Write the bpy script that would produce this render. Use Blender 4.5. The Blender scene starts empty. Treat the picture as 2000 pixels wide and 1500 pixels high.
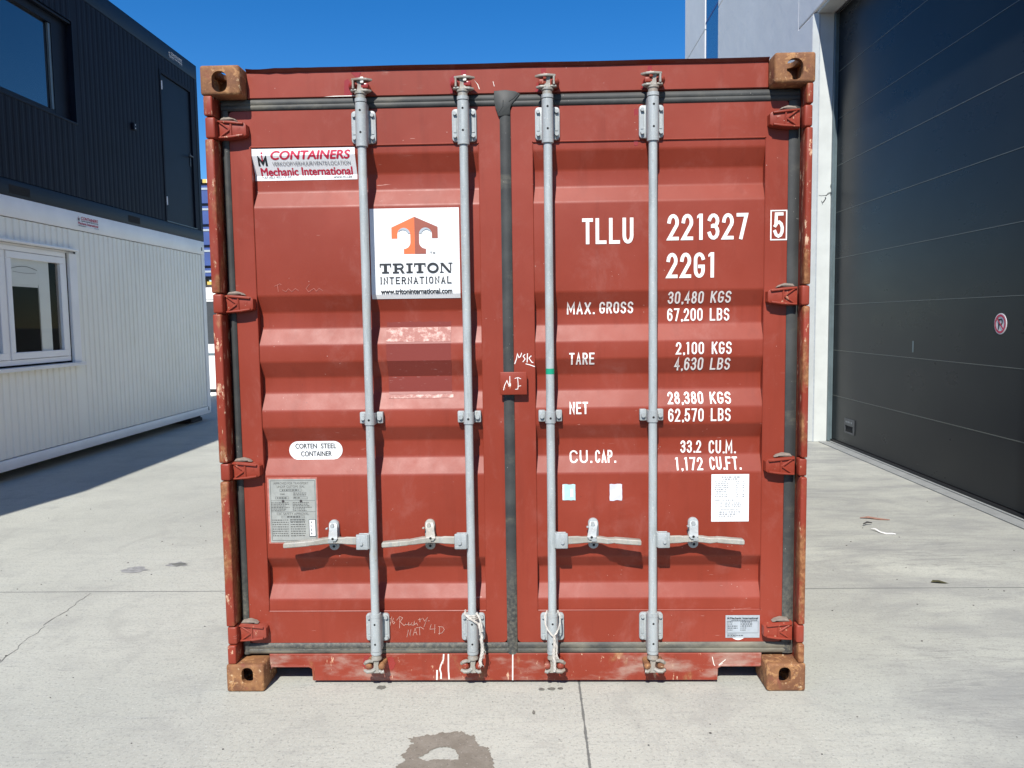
import bpy, bmesh, math, random
from mathutils import Vector, Matrix
R = math.radians
random.seed(7)
sc = bpy.context.scene
COL = sc.collection

# ------------------------------------------------------------------ camera, sky, sun, exposure
cam = bpy.data.cameras.new('camera'); cam_o = bpy.data.objects.new('camera', cam); COL.objects.link(cam_o)
cam.sensor_fit = 'HORIZONTAL'; cam.sensor_width = 36.0; cam.lens = 27.732
cam.clip_start = 0.05; cam.clip_end = 2000
cam_o.matrix_world = (Matrix.Translation((0.09826, -3.20349, 1.5612)) @ Matrix.Rotation(R(1.5429), 4, 'Z')
                      @ Matrix.Rotation(R(-4.6399), 4, 'X') @ Matrix.Rotation(R(0.7916), 4, 'Y') @ Matrix.Rotation(R(90), 4, 'X'))
sc.camera = cam_o

SUN_TO = Vector((-0.185, -1.0, 1.0)).normalized()
world = bpy.data.worlds.new('World'); sc.world = world; world.use_nodes = True
wn = world.node_tree
sky = wn.nodes.new('ShaderNodeTexSky'); sky.sky_type = 'NISHITA'; sky.sun_disc = False
sky.sun_elevation = math.asin(SUN_TO.z); sky.sun_rotation = math.atan2(SUN_TO.x, SUN_TO.y)
sky.altitude = 300; sky.air_density = 1.0; sky.dust_density = 0.0; sky.ozone_density = 5.0
hsv = wn.nodes.new('ShaderNodeHueSaturation'); hsv.inputs['Saturation'].default_value = 1.33; hsv.inputs['Value'].default_value = 1.06; hsv.inputs['Hue'].default_value = 0.506
bg = wn.nodes['Background']; bg.inputs[1].default_value = 0.086
wn.links.new(sky.outputs[0], hsv.inputs['Color']); wn.links.new(hsv.outputs[0], bg.inputs[0])

sun = bpy.data.lights.new('sun', 'SUN'); sun.energy = 4.2; sun.angle = R(0.53); sun.color = (1.0, 0.96, 0.90)
sun_o = bpy.data.objects.new('sun', sun); COL.objects.link(sun_o)
sun_o.rotation_euler = SUN_TO.to_track_quat('Z', 'Y').to_euler()
sun_o.location = SUN_TO * 30

sc.view_settings.view_transform = 'Standard'; sc.view_settings.look = 'None'
sc.view_settings.exposure = 0.6; sc.view_settings.gamma = 1.0
sc.render.engine = 'CYCLES'
sc.cycles.max_bounces = 8; sc.cycles.transparent_max_bounces = 12

# ------------------------------------------------------------------ object helpers
def link_mesh(name, bm, mat, parent=None, label=None, cat=None, group=None, kind=None, sharp=32, smooth=True):
    me = bpy.data.meshes.new(name); bm.to_mesh(me); bm.free()
    if isinstance(mat, (list, tuple)):
        for m in mat: me.materials.append(m)
    else: me.materials.append(mat)
    if smooth:
        for p in me.polygons: p.use_smooth = True
        me.set_sharp_from_angle(angle=R(sharp))
    o = bpy.data.objects.new(name, me); COL.objects.link(o)
    if parent is not None: attach(o, parent)
    props(o, label, cat, group, kind)
    return o
def link_multi(name, layers, parent=None, sharp=35, smooth=False, **k):
    """one mesh made of several (bmesh, material) layers, each keeping its own material"""
    out = bmesh.new(); mats = []
    for i, (b, m) in enumerate(layers):
        for f in b.faces: f.material_index = i
        me = bpy.data.meshes.new('tmp'); b.to_mesh(me); b.free(); out.from_mesh(me); bpy.data.meshes.remove(me); mats.append(m)
    return link_mesh(name, out, mats, parent, sharp=sharp, smooth=smooth, **k)
def attach(o, parent):
    o.parent = parent
    o.matrix_parent_inverse = Matrix.Translation(-parent.location) if parent.parent is None else Matrix.Identity(4)
def props(o, label=None, cat=None, group=None, kind=None):
    if label: o['label'] = label
    if cat: o['category'] = cat
    if group: o['group'] = group
    if kind: o['kind'] = kind
def thing(name, loc, label, cat, group=None):
    o = bpy.data.objects.new(name, None); COL.objects.link(o); o.location = loc; o.empty_display_size = 0.2
    props(o, label, cat, group); return o

def NB(): return bmesh.new()
def box(bm, x0, x1, y0, y1, z0, z1, bev=0.0, seg=1):
    if x0 > x1: x0, x1 = x1, x0
    if y0 > y1: y0, y1 = y1, y0
    if z0 > z1: z0, z1 = z1, z0
    v = [bm.verts.new((x, y, z)) for x in (x0, x1) for y in (y0, y1) for z in (z0, z1)]
    fs = [bm.faces.new([v[i] for i in q]) for q in ((0, 1, 3, 2), (4, 6, 7, 5), (0, 4, 5, 1), (2, 3, 7, 6), (0, 2, 6, 4), (1, 5, 7, 3))]
    if bev > 0:
        es = list({e for f in fs for e in f.edges})
        bmesh.ops.bevel(bm, geom=es, offset=bev, offset_type='OFFSET', segments=seg, profile=0.5, affect='EDGES')
def frame_of(d):
    d = d.normalized(); up = Vector((0, 0, 1)) if abs(d.z) < 0.9 else Vector((1, 0, 0))
    a = d.cross(up).normalized(); b = d.cross(a).normalized(); return a, b
def cyl(bm, p0, p1, r0, r1=None, n=18, caps=True):
    p0, p1 = Vector(p0), Vector(p1); r1 = r0 if r1 is None else r1
    a, b = frame_of(p1 - p0)
    A = [bm.verts.new(p0 + (a * math.cos(t) + b * math.sin(t)) * r0) for t in [2 * math.pi * i / n for i in range(n)]]
    B = [bm.verts.new(p1 + (a * math.cos(t) + b * math.sin(t)) * r1) for t in [2 * math.pi * i / n for i in range(n)]]
    for i in range(n): bm.faces.new((A[i], B[i], B[(i + 1) % n], A[(i + 1) % n]))
    if caps: bm.faces.new(A); bm.faces.new(B[::-1])
def lathe(bm, x, y, prof, n=20):
    """prof: (z, r) list round a vertical axis"""
    rings = []
    for z, r in prof:
        rings.append([bm.verts.new((x + r * math.cos(2 * math.pi * i / n), y + r * math.sin(2 * math.pi * i / n), z)) for i in range(n)])
    for A, B in zip(rings, rings[1:]):
        for i in range(n): bm.faces.new((A[i], A[(i + 1) % n], B[(i + 1) % n], B[i]))
    bm.faces.new(rings[0][::-1]); bm.faces.new(rings[-1])
def loft(bm, secs, closed_caps=True):
    rings = [[bm.verts.new(p) for p in s] for s in secs]; n = len(rings[0])
    for A, B in zip(rings, rings[1:]):
        for i in range(n): bm.faces.new((A[i], A[(i + 1) % n], B[(i + 1) % n], B[i]))
    if closed_caps: bm.faces.new(rings[0][::-1]); bm.faces.new(rings[-1])
def tube(bm, pts, r, n=8, rad=None):
    pts = [Vector(p) for p in pts]; secs = []; prev = None
    for i, p in enumerate(pts):
        d = (pts[min(i + 1, len(pts) - 1)] - pts[max(i - 1, 0)])
        d = d.normalized() if d.length > 1e-9 else Vector((0, 0, 1))
        if prev is None: a, b = frame_of(d)
        else:
            a = (prev - d * prev.dot(d)); a = a.normalized() if a.length > 1e-6 else frame_of(d)[0]; b = d.cross(a).normalized()
        prev = a; rr = rad[i] if rad else r
        secs.append([p + (a * math.cos(t) + b * math.sin(t)) * rr for t in [2 * math.pi * k / n for k in range(n)]])
    loft(bm, secs)
def prism_y(bm, pts, y0, y1, bev=0.0, seg=1):
    """pts (x, z) polygon extruded from y0 (front) to y1"""
    A = [bm.verts.new((x, y0, z)) for x, z in pts]; B = [bm.verts.new((x, y1, z)) for x, z in pts]; n = len(pts)
    fs = [bm.faces.new(A), bm.faces.new(B[::-1])]
    for i in range(n): fs.append(bm.faces.new((A[i], B[i], B[(i + 1) % n], A[(i + 1) % n])))
    bmesh.ops.recalc_face_normals(bm, faces=fs)
    if bev > 0:
        es = [e for e in fs[0].edges]
        bmesh.ops.bevel(bm, geom=es, offset=bev, offset_type='OFFSET', segments=seg, profile=0.5, affect='EDGES')
def prism_x(bm, pts, x0, x1):
    """pts (y, z)"""
    A = [bm.verts.new((x0, y, z)) for y, z in pts]; B = [bm.verts.new((x1, y, z)) for y, z in pts]; n = len(pts)
    fs = [bm.faces.new(A), bm.faces.new(B[::-1])]
    for i in range(n): fs.append(bm.faces.new((A[i], B[i], B[(i + 1) % n], A[(i + 1) % n])))
    bmesh.ops.recalc_face_normals(bm, faces=fs)
def rounded(x0, x1, z0, z1, r, n=5):
    pts = []
    for cx, cz, a0 in ((x1 - r, z1 - r, 0), (x0 + r, z1 - r, 90), (x0 + r, z0 + r, 180), (x1 - r, z0 + r, 270)):
        for i in range(n + 1):
            a = R(a0 + 90 * i / n); pts.append((cx + r * math.cos(a), cz + r * math.sin(a)))
    return pts
def evaluated(o):
    dg = bpy.context.evaluated_depsgraph_get(); me = bpy.data.meshes.new_from_object(o.evaluated_get(dg)); return me

# ------------------------------------------------------------------ material helpers
class Mat:
    def __init__(s, name):
        s.m = bpy.data.materials.new(name); s.m.use_nodes = True; s.nt = s.m.node_tree
        s.b = s.nt.nodes['Principled BSDF']; s.L = s.nt.links
        s.tc = s.nt.nodes.new('ShaderNodeTexCoord').outputs['Object']
    def vec(s, scale=(1, 1, 1)):
        if scale == (1, 1, 1): return s.tc
        n = s.nt.nodes.new('ShaderNodeMapping'); n.inputs['Scale'].default_value = scale
        s.L.new(s.tc, n.inputs['Vector']); return n.outputs[0]
    def noise(s, scale, detail=4, rough=0.55, stretch=(1, 1, 1), dist=0.0):
        n = s.nt.nodes.new('ShaderNodeTexNoise'); n.inputs['Scale'].default_value = scale
        n.inputs['Detail'].default_value = detail; n.inputs['Roughness'].default_value = rough; n.inputs['Distortion'].default_value = dist
        s.L.new(s.vec(stretch), n.inputs['Vector']); return n.outputs['Fac']
    def voro(s, scale, stretch=(1, 1, 1), rand=1.0):
        n = s.nt.nodes.new('ShaderNodeTexVoronoi'); n.inputs['Scale'].default_value = scale; n.inputs['Randomness'].default_value = rand
        s.L.new(s.vec(stretch), n.inputs['Vector']); return n.outputs['Distance']
    def ramp(s, fac, a, b, inv=False):
        n = s.nt.nodes.new('ShaderNodeMapRange'); n.inputs['From Min'].default_value = a; n.inputs['From Max'].default_value = b
        n.interpolation_type = 'SMOOTHSTEP'
        n.inputs['To Min'].default_value = 1.0 if inv else 0.0; n.inputs['To Max'].default_value = 0.0 if inv else 1.0
        s.L.new(fac, n.inputs['Value']); return n.outputs[0]
    def math(s, op, a, b=None):
        n = s.nt.nodes.new('ShaderNodeMath'); n.operation = op
        for i, v in enumerate((a, b)):
            if v is None: continue
            if isinstance(v, (int, float)): n.inputs[i].default_value = v
            else: s.L.new(v, n.inputs[i])
        return n.outputs[0]
    def sep(s):
        n = s.nt.nodes.new('ShaderNodeSeparateXYZ'); s.L.new(s.tc, n.inputs[0]); return n.outputs
    def mix(s, fac, a, b):
        n = s.nt.nodes.new('ShaderNodeMix'); n.data_type = 'RGBA'
        for key, v in ((0, fac), (6, a), (7, b)):
            if isinstance(v, (int, float)): n.inputs[key].default_value = v
            elif isinstance(v, tuple): n.inputs[key].default_value = (*v, 1) if len(v) == 3 else v
            else: s.L.new(v, n.inputs[key])
        return n.outputs[2]
    def color(s, v):
        if isinstance(v, tuple): s.b.inputs['Base Color'].default_value = (*v, 1)
        else: s.L.new(v, s.b.inputs['Base Color'])
        return s
    def rough(s, v):
        if isinstance(v, (int, float)): s.b.inputs['Roughness'].default_value = v
        else: s.L.new(v, s.b.inputs['Roughness'])
        return s
    def bump(s, h, strength=0.2, dist=0.01):
        n = s.nt.nodes.new('ShaderNodeBump'); n.inputs['Strength'].default_value = strength; n.inputs['Distance'].default_value = dist
        s.L.new(h, n.inputs['Height'])
        old = s.b.inputs['Normal']
        if old.is_linked: s.L.new(old.links[0].from_socket, n.inputs['Normal'])
        s.L.new(n.outputs[0], old); return s
    def set(s, **k):
        for a, v in k.items(): s.b.inputs[a.replace('_', ' ')].default_value = v
        return s

RED = (0.226, 0.0340, 0.0170)
def red_paint(name, rust=0.0, chips=0.0, dust=0.0, tint=1.0):
    M = Mat(name); base = tuple(c * tint for c in RED)
    c = M.mix(M.ramp(M.noise(1.6, 5), 0.35, 0.7), base, tuple(v * 1.16 + 0.006 for v in base))
    c = M.mix(M.math('MULTIPLY', M.ramp(M.noise(3.0, 7, 0.65, (6, 6, 0.4)), 0.5, 0.72), 0.42), c, tuple(v * 0.8 for v in base))   # faint water streaks
    c = M.mix(M.math('MULTIPLY', M.ramp(M.noise(7, 9, 0.72, (1, 1, .7), .4), 0.5, 0.78), 0.42), c, (0.33, 0.115, 0.09))   # chalky patches
    spots = M.math('MULTIPLY', M.ramp(M.voro(38), 0.035, 0.085, True), M.ramp(M.noise(5.0, 3), 0.55, 0.66))
    c = M.mix(M.math('MULTIPLY', spots, 0.75), c, (0.62, 0.42, 0.36))             # stone chips
    dark = M.math('MULTIPLY', M.ramp(M.voro(23), 0.03, 0.07, True), M.ramp(M.noise(3.1, 3), 0.58, 0.68))
    c = M.mix(M.math('MULTIPLY', dark, 0.6), c, (0.07, 0.02, 0.018))
    scr = M.math('MULTIPLY', M.ramp(M.noise(30, 2, 0.5, (0.35, 1, 3.2), 1.2), 0.735, 0.76), M.ramp(M.noise(2.2, 2), 0.5, 0.62))
    c = M.mix(M.math('MULTIPLY', scr, 0.6), c, (0.6, 0.36, 0.3))
    if chips:
        n = M.ramp(M.noise(26, 8, 0.72, (1.4, 1.4, 0.55)), 0.66 - chips * 0.12, 0.70 - chips * 0.12)
        c = M.mix(n, c, M.mix(M.ramp(M.noise(70, 4), 0.4, 0.6), (0.45, 0.22, 0.13), (0.62, 0.42, 0.28)))
    if rust:
        n = M.ramp(M.noise(7, 8, 0.68, (1, 1, 0.45)), 0.60 - rust * 0.22, 0.72 - rust * 0.22)
        c = M.mix(n, c, M.mix(M.ramp(M.noise(45, 6, 0.7), 0.4, 0.65), (0.20, 0.075, 0.032), (0.36, 0.17, 0.075)))
    if dust:
        n = M.ramp(M.noise(6, 8, 0.65, (0.6, 1, 1.6)), 0.62 - dust * 0.25, 0.8 - dust * 0.2)
        c = M.mix(M.math('MULTIPLY', n, 0.62), c, (0.40, 0.31, 0.25))
    M.color(c).rough(M.math('ADD', M.math('MULTIPLY', M.noise(14, 5), 0.22), 0.33))
    M.bump(M.noise(2.6, 2), 0.25, 0.012).bump(M.noise(140, 3), 0.06, 0.002)
    M.set(**{'Specular IOR Level': 0.30}); return M.m
M_red = red_paint('red_container_paint')
M_red_frame = red_paint('red_frame_paint', rust=0.0, chips=0.25)
M_red_sill = red_paint('worn_sill_paint', rust=0.18, chips=0.4, dust=0.55)
M_red_hinge = red_paint('hinge_paint', chips=0.35)
M_red_head = red_paint('header_paint', rust=0.0, dust=0.15)
M_red_shade = red_paint('shade_toned_lip_red', tint=0.62)  # red darkened in colour to deepen the shaded band at the lip
M_post = red_paint('corner_post_paint', rust=0.50, chips=0.72)
M_redtouch = Mat('touch_up_paint').color((0.27, 0.030, 0.025)).rough(0.25).m

def rust_mat():
    M = Mat('rusty_casting')
    c = M.mix(M.ramp(M.noise(9, 8, 0.7), 0.35, 0.68), (0.155, 0.062, 0.028), (0.31, 0.145, 0.055))
    c = M.mix(M.ramp(M.noise(22, 10, 0.75, (1, 1, 1), 0.6), 0.53, 0.60), c, (0.38, 0.195, 0.08))
    c = M.mix(M.math('MULTIPLY', M.ramp(M.noise(12, 6), 0.58, 0.7), 0.7), c, (0.20, 0.05, 0.035))
    c = M.mix(M.math('MULTIPLY', M.ramp(M.noise(38, 6, .7), .58, .66), M.ramp(M.noise(10, 3), .45, .6)), c, (0.64, 0.46, 0.27))
    M.color(c).rough(0.8).bump(M.noise(40, 8, 0.7), 0.5, 0.006); return M.m
M_rust = rust_mat()

def galv(name, base, warm, dirt):
    M = Mat(name)
    c = M.mix(M.ramp(M.noise(16, 6, 0.6, (1, 1, 0.3)), 0.35, 0.7), base, tuple(v * 0.84 for v in base))
    c = M.mix(M.math('MULTIPLY', M.ramp(M.noise(60, 5, 0.6, (1, 1, 0.12)), 0.52, 0.66), 0.6), c, (0.27, 0.295, 0.29))
    c = M.mix(M.math('MULTIPLY', M.ramp(M.noise(130, 4, 0.7), 0.58, 0.66), 0.5), c, (0.62, 0.62, 0.58))
    c = M.mix(M.math('MULTIPLY', M.ramp(M.noise(45, 6, 0.7, (1, 1, .35)), 0.66, 0.72), 0.6), c, (0.20, 0.17, 0.13))
    c = M.mix(M.math('MULTIPLY', M.ramp(M.noise(8, 7, 0.7), 0.6 - dirt * .2, 0.85 - dirt * .2), 0.75), c, warm)
    M.color(c).rough(M.math('ADD', M.math('MULTIPLY', M.noise(30, 4), 0.25), 0.34)).set(Metallic=0.05)
    M.bump(M.noise(120, 4), 0.12, 0.002); return M.m
M_galv = galv('galvanised_steel', (0.405, 0.44, 0.44), (0.36, 0.345, 0.29), 0.35)
M_bracket = galv('galvanised_bracket', (0.375, 0.405, 0.405), (0.33, 0.31, 0.26), 0.25)
M_cast = galv('weathered_cast_steel', (0.31, 0.29, 0.245), (0.22, 0.13, 0.08), 0.8)
M_handle = galv('handle_steel', (0.39, 0.375, 0.325), (0.27, 0.245, 0.195), 0.7)
M_hole = Mat('dark_hole').color((0.012, 0.012, 0.012)).rough(0.9).m

def rubber(name, dust, low_dust=True):
    M = Mat(name)
    c = M.mix(M.ramp(M.noise(7, 6), 0.35, 0.7), (0.028, 0.030, 0.029), (0.052, 0.054, 0.050))
    c = M.mix(M.math('MULTIPLY', M.ramp(M.noise(8, 9, 0.66, (0.45, 1, 1)), 0.58 - dust * 0.30, 0.92 - dust * 0.24), 0.85), c, (0.22, 0.20, 0.145))
    low = M.ramp(M.sep()[2], .66, .24, False)
    if low_dust: c = M.mix(M.math('MULTIPLY', M.math('MULTIPLY', M.ramp(M.noise(70, 6, .7), .34, .76), low), .62), c, (0.20, 0.185, 0.140))
    c = M.mix(M.math('MULTIPLY', M.ramp(M.voro(55), 0.03, 0.09, True), M.ramp(M.noise(6, 3), 0.5, 0.62)), c, (0.5, 0.48, 0.43))
    M.color(c).rough(0.62).bump(M.noise(60, 5), 0.15, 0.003); return M.m
M_rubber = rubber('door_gasket_rubber', 0.12)
M_rubber_dusty = rubber('dusty_gasket_rubber', 0.95, False)

def plain(name, col, rough=0.5, var=0.06, scale=12, metal=0.0, bump=0.0):
    M = Mat(name)
    M.color(M.mix(M.ramp(M.noise(scale, 5), 0.3, 0.7), tuple(v * (1 - var) for v in col), tuple(v * (1 + var) for v in col))).rough(rough).set(Metallic=metal)
    if bump: M.bump(M.noise(90, 4), bump, 0.003)
    return M.m
M_white = plain('white_vinyl', (0.80, 0.81, 0.80), 0.38, 0.03)
M_letter = plain('white_letter_paint', (0.86, 0.82, 0.77), 0.5, 0.04)
M_black_ink = plain('black_ink', (0.02, 0.022, 0.025), 0.5)
M_grey_ink = plain('grey_ink', (0.22, 0.23, 0.24), 0.5)
M_red_ink = plain('red_ink', (0.52, 0.022, 0.06), 0.45)
M_orange_ink = plain('orange_ink', (0.78, 0.16, 0.05), 0.45)
M_brown_ink = plain('brown_red_ink', (0.30, 0.085, 0.055), 0.45)
M_chalk = plain('chalk_mark', (0.50, 0.31, 0.25), 0.9, 0.15, 60)
M_chalk_faint = plain('faint_chalk_mark', (0.44, 0.15, 0.115), 0.9, 0.15, 60)
M_drip = plain('white_paint_drip', (0.78, 0.75, 0.66), 0.55, 0.08, 40)
M_plate = plain('aluminium_data_plate', (0.35, 0.36, 0.33), 0.42, 0.08, 30, 0.1)
M_plate_ink = plain('plate_etching', (0.11, 0.11, 0.10), 0.6)
M_silver = plain('silver_label', (0.40, 0.44, 0.47), 0.35, 0.08, 20, 0.1)
M_green = plain('green_tape', (0.01, 0.30, 0.17), 0.4)
M_cyan = plain('pale_cyan_label', (0.42, 0.66, 0.68), 0.4, 0.1, 30)
M_lilac = plain('pale_lilac_label', (0.60, 0.60, 0.68), 0.4, 0.08, 30)
M_wood = plain('plywood_inside', (0.18, 0.12, 0.07), 0.7)
def residue(name, fac_lo, fac_hi, col):
    M = Mat(name)
    c = M.mix(M.ramp(M.noise(34, 8, 0.7), fac_lo, fac_hi), RED, col)
    c = M.mix(M.math('MULTIPLY', M.ramp(M.noise(90, 3, 0.6, (0.3, 1, 2)), 0.66, 0.72), 0.5), c, (0.5, 0.33, 0.3))
    M.color(c).rough(0.5); return M.m
M_ghost = residue('glue_ghost', 0.0, 0.35, (0.200, 0.0295, 0.0190))
M_glue = residue('white_glue_residue', 0.44, 0.66, (0.52, 0.33, 0.28))
M_rope = plain('grey_rope', (0.50, 0.47, 0.42), 0.85, 0.2, 80, 0, 0.3)

def concrete_ground():
    M = Mat('brushed_concrete')
    c = M.mix(M.ramp(M.noise(0.45, 5, 0.6), 0.3, 0.7), (0.392, 0.396, 0.345), (0.476, 0.480, 0.418))
    c = M.mix(M.math('MULTIPLY', M.ramp(M.noise(1.7, 7, 0.65, (1, 1.6, 1)), 0.48, 0.72), 0.6), c, (0.345, 0.345, 0.31))
    c = M.mix(M.math('MULTIPLY', M.ramp(M.noise(2.2, 8, 0.7, (0.55, 1.3, 1), 0.8), 0.6, 0.8), 0.45), c, (0.415, 0.385, 0.345))
    c = M.mix(M.math('MULTIPLY', M.ramp(M.noise(5, 9, 0.72, (0.35, 2.2, 1)), 0.5, 0.78), 0.5), c, (0.33, 0.335, 0.315))      # brush direction
    c = M.mix(M.math('MULTIPLY', M.ramp(M.noise(13, 9, 0.75, (0.25, 2.4, 1)), 0.54, 0.70), 0.45), c, (0.26, 0.265, 0.250))
    c = M.mix(M.math('MULTIPLY', M.ramp(M.noise(34, 6, 0.75, (0.35, 1.6, 1), .5), 0.54, 0.68), 0.42), c, (0.25, 0.255, 0.24))
    c = M.mix(M.math('MULTIPLY', M.ramp(M.noise(30, 6, 0.75, (0.4, 1.5, 1)), 0.57, 0.70), 0.5), c, (0.54, 0.55, 0.50))
    c = M.mix(M.math('MULTIPLY', M.ramp(M.noise(75, 6, 0.7), 0.52, 0.66), 0.75), c, (0.235, 0.235, 0.215))                       # fine grain
    c = M.mix(M.math('MULTIPLY', M.ramp(M.noise(120, 3, 0.7), 0.58, 0.68), 0.65), c, (0.60, 0.60, 0.55))
    pit = M.math('MULTIPLY', M.ramp(M.voro(40, (0.7, 1.3, 1)), 0.07, 0.14, True), M.ramp(M.noise(7, 4), 0.44, 0.62))
    c = M.mix(M.math('MULTIPLY', pit, 0.8), c, (0.13, 0.13, 0.12))
    pit2 = M.math('MULTIPLY', M.ramp(M.voro(9), 0.018, 0.036, True), M.ramp(M.noise(1.3, 3), 0.5, 0.6))
    c = M.mix(M.math('MULTIPLY', pit2, 0.85), c, (0.10, 0.10, 0.09))
    mot = M.ramp(M.noise(3.2, 7, 0.68, (1.0, .55, 1), 1.4), 0.50, 0.68)
    c = M.mix(M.math('MULTIPLY', mot, 0.38), c, (0.315, 0.315, 0.285))
    # rubber smears left by wheels on the right-hand side
    s = M.sep()
    side = M.ramp(s[0], 1.0, 2.2)
    smear = M.math('MULTIPLY', M.ramp(M.noise(1.15, 9, 0.72, (0.7, 2.0, 1), 0.6), 0.38, 0.66), side)
    st = M.math('MULTIPLY', M.math('MULTIPLY', M.ramp(M.noise(6, 9, 0.78, (0.5, 2.6, 1), 1.0), 0.48, 0.66), side), M.ramp(M.noise(.8, 3), .42, .6))
    c = M.mix(M.math('MULTIPLY', st, 0.7), c, (0.20, 0.20, 0.19))
    c = M.mix(M.math('MULTIPLY', smear, 0.75), c, (0.25, 0.252, 0.24))
    # sawn joints
    wob = M.math('MULTIPLY', M.math('SUBTRACT', M.noise(14, 5, 0.7), 0.5), 0.014)
    jy = M.math('ABSOLUTE', M.math('ADD', M.math('SUBTRACT', M.math('PINGPONG', M.math('SUBTRACT', s[1], 1.262), 3.2), 0.0), M.math('MULTIPLY', wob, 0.3)))
    jx = M.math('ABSOLUTE', M.math('ADD', M.math('PINGPONG', M.math('SUBTRACT', s[0], 0.281), 3.6), wob))
    c = M.mix(M.math('MULTIPLY', M.ramp(jy, 0.0035, 0.0075, True), 0.85), c, (0.12, 0.125, 0.12))
    jxm = M.math('MULTIPLY', M.ramp(jx, 0.003, 0.0062, True), M.ramp(s[1], 1.26, 1.265, True))
    c = M.mix(M.math('MULTIPLY', jxm, 0.78), c, (0.075, 0.08, 0.078))
    M.color(c).rough(0.85).bump(M.noise(70, 6, 0.7), 0.32, 0.004).bump(M.noise(16, 8, 0.75, (0.3, 2.2, 1)), 0.22, 0.006)
    M.set(**{'Specular IOR Level': 0.3}); return M.m
M_ground = concrete_ground()
def bounce_cut_mat():  # dark surface for the added light-absorbing strip
    M = Mat('bounce_cut_asphalt')
    c = M.mix(M.ramp(M.noise(.8, 6), .3, .7), (.042, .043, .045), (.060, .060, .060)); c = M.mix(M.math('MULTIPLY', M.ramp(M.voro(120), .1, .3, True), .5), c, (.12, .12, .115))
    M.color(c).rough(.9).bump(M.noise(150, 4), .4, .004); return M.m
M_bounce_cut = bounce_cut_mat()
def wet_mat():
    M = Mat('drying_wet_concrete')
    c = M.mix(M.ramp(M.noise(8, 8, 0.7), 0.35, 0.7), (0.185, 0.166, 0.132), (0.250, 0.228, 0.188))
    c = M.mix(M.math('MULTIPLY', M.ramp(M.noise(80, 5, 0.7), 0.58, 0.68), 0.8), c, (0.09, 0.085, 0.075))
    c = M.mix(M.math('MULTIPLY', M.ramp(M.noise(110, 3, 0.7), 0.62, 0.70), 0.7), c, (0.42, 0.40, 0.36))
    M.color(c).rough(0.7).bump(M.noise(70, 6), 0.2, 0.004); return M.m
M_wet = wet_mat()
M_oil = plain('oil_spot', (0.155, 0.155, 0.135), 0.6, 0.25, 40)
M_oil_pale = plain('pale_oil_spot', (0.285, 0.285, 0.275), 0.8, 0.25, 25)
M_crack = plain('crack_grey', (0.20, 0.20, 0.18), 0.9, 0.3, 30)  # dark grey of the crack line in the concrete

def clad_white():
    M = Mat('white_cladding')
    c = M.mix(M.ramp(M.noise(1.2, 5), 0.35, 0.7), (0.93, 0.92, 0.81), (0.89, 0.88, 0.765))
    c = M.mix(M.math('MULTIPLY', M.ramp(M.noise(5, 6, 0.6, (3, 3, 0.35)), 0.55, 0.75), 0.4), c, (0.70, 0.67, 0.54))
    M.color(c).rough(0.42); return M.m
M_clad_white = clad_white()
M_cabin_frame = plain('white_cabin_frame', (0.88, 0.87, 0.83), 0.4, 0.04, 3)
M_pvc = plain('white_window_pvc', (0.88, 0.87, 0.84), 0.32, 0.02, 3)
M_clad_black = plain('black_cladding', (0.0026, 0.0050, 0.0130), 0.6, 0.2, 2.5)
M_clad_black.node_tree.nodes['Principled BSDF'].inputs['Specular IOR Level'].default_value = .2
M_black_frame = plain('black_cabin_frame', (0.0055, 0.0090, 0.0175), 0.5, 0.15, 3)
M_black_frame.node_tree.nodes['Principled BSDF'].inputs['Specular IOR Level'].default_value = .2
M_seal = plain('black_seal', (0.012, 0.012, 0.013), 0.6)
M_board = plain('white_board', (0.88, 0.90, 0.88), 0.5, 0.02, 3)
M_room = plain('dark_room', (0.035, 0.038, 0.04), 0.8)

def glass_mat():
    m = bpy.data.materials.new('window_glass'); m.use_nodes = True; nt = m.node_tree; nt.nodes.clear()
    out = nt.nodes.new('ShaderNodeOutputMaterial'); mx = nt.nodes.new('ShaderNodeMixShader'); fr = nt.nodes.new('ShaderNodeFresnel'); fr.inputs[0].default_value = 1.14
    tr = nt.nodes.new('ShaderNodeBsdfTransparent'); tr.inputs[0].default_value = (0.94, 0.97, 0.96, 1); gl = nt.nodes.new('ShaderNodeBsdfGlossy'); gl.inputs['Roughness'].default_value = 0.01
    nt.links.new(fr.outputs[0], mx.inputs[0]); nt.links.new(tr.outputs[0], mx.inputs[1]); nt.links.new(gl.outputs[0], mx.inputs[2]); nt.links.new(mx.outputs[0], out.inputs[0])
    return m
M_glass = glass_mat()
M_mirror_glass = Mat('tinted_glass').color((0.010, 0.014, 0.022)).rough(0.03).set(IOR=2.3).m
M_blue_glass = Mat('blue_facade_glass').color((0.03, 0.11, 0.24)).rough(0.06).set(IOR=2.0).m

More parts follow.
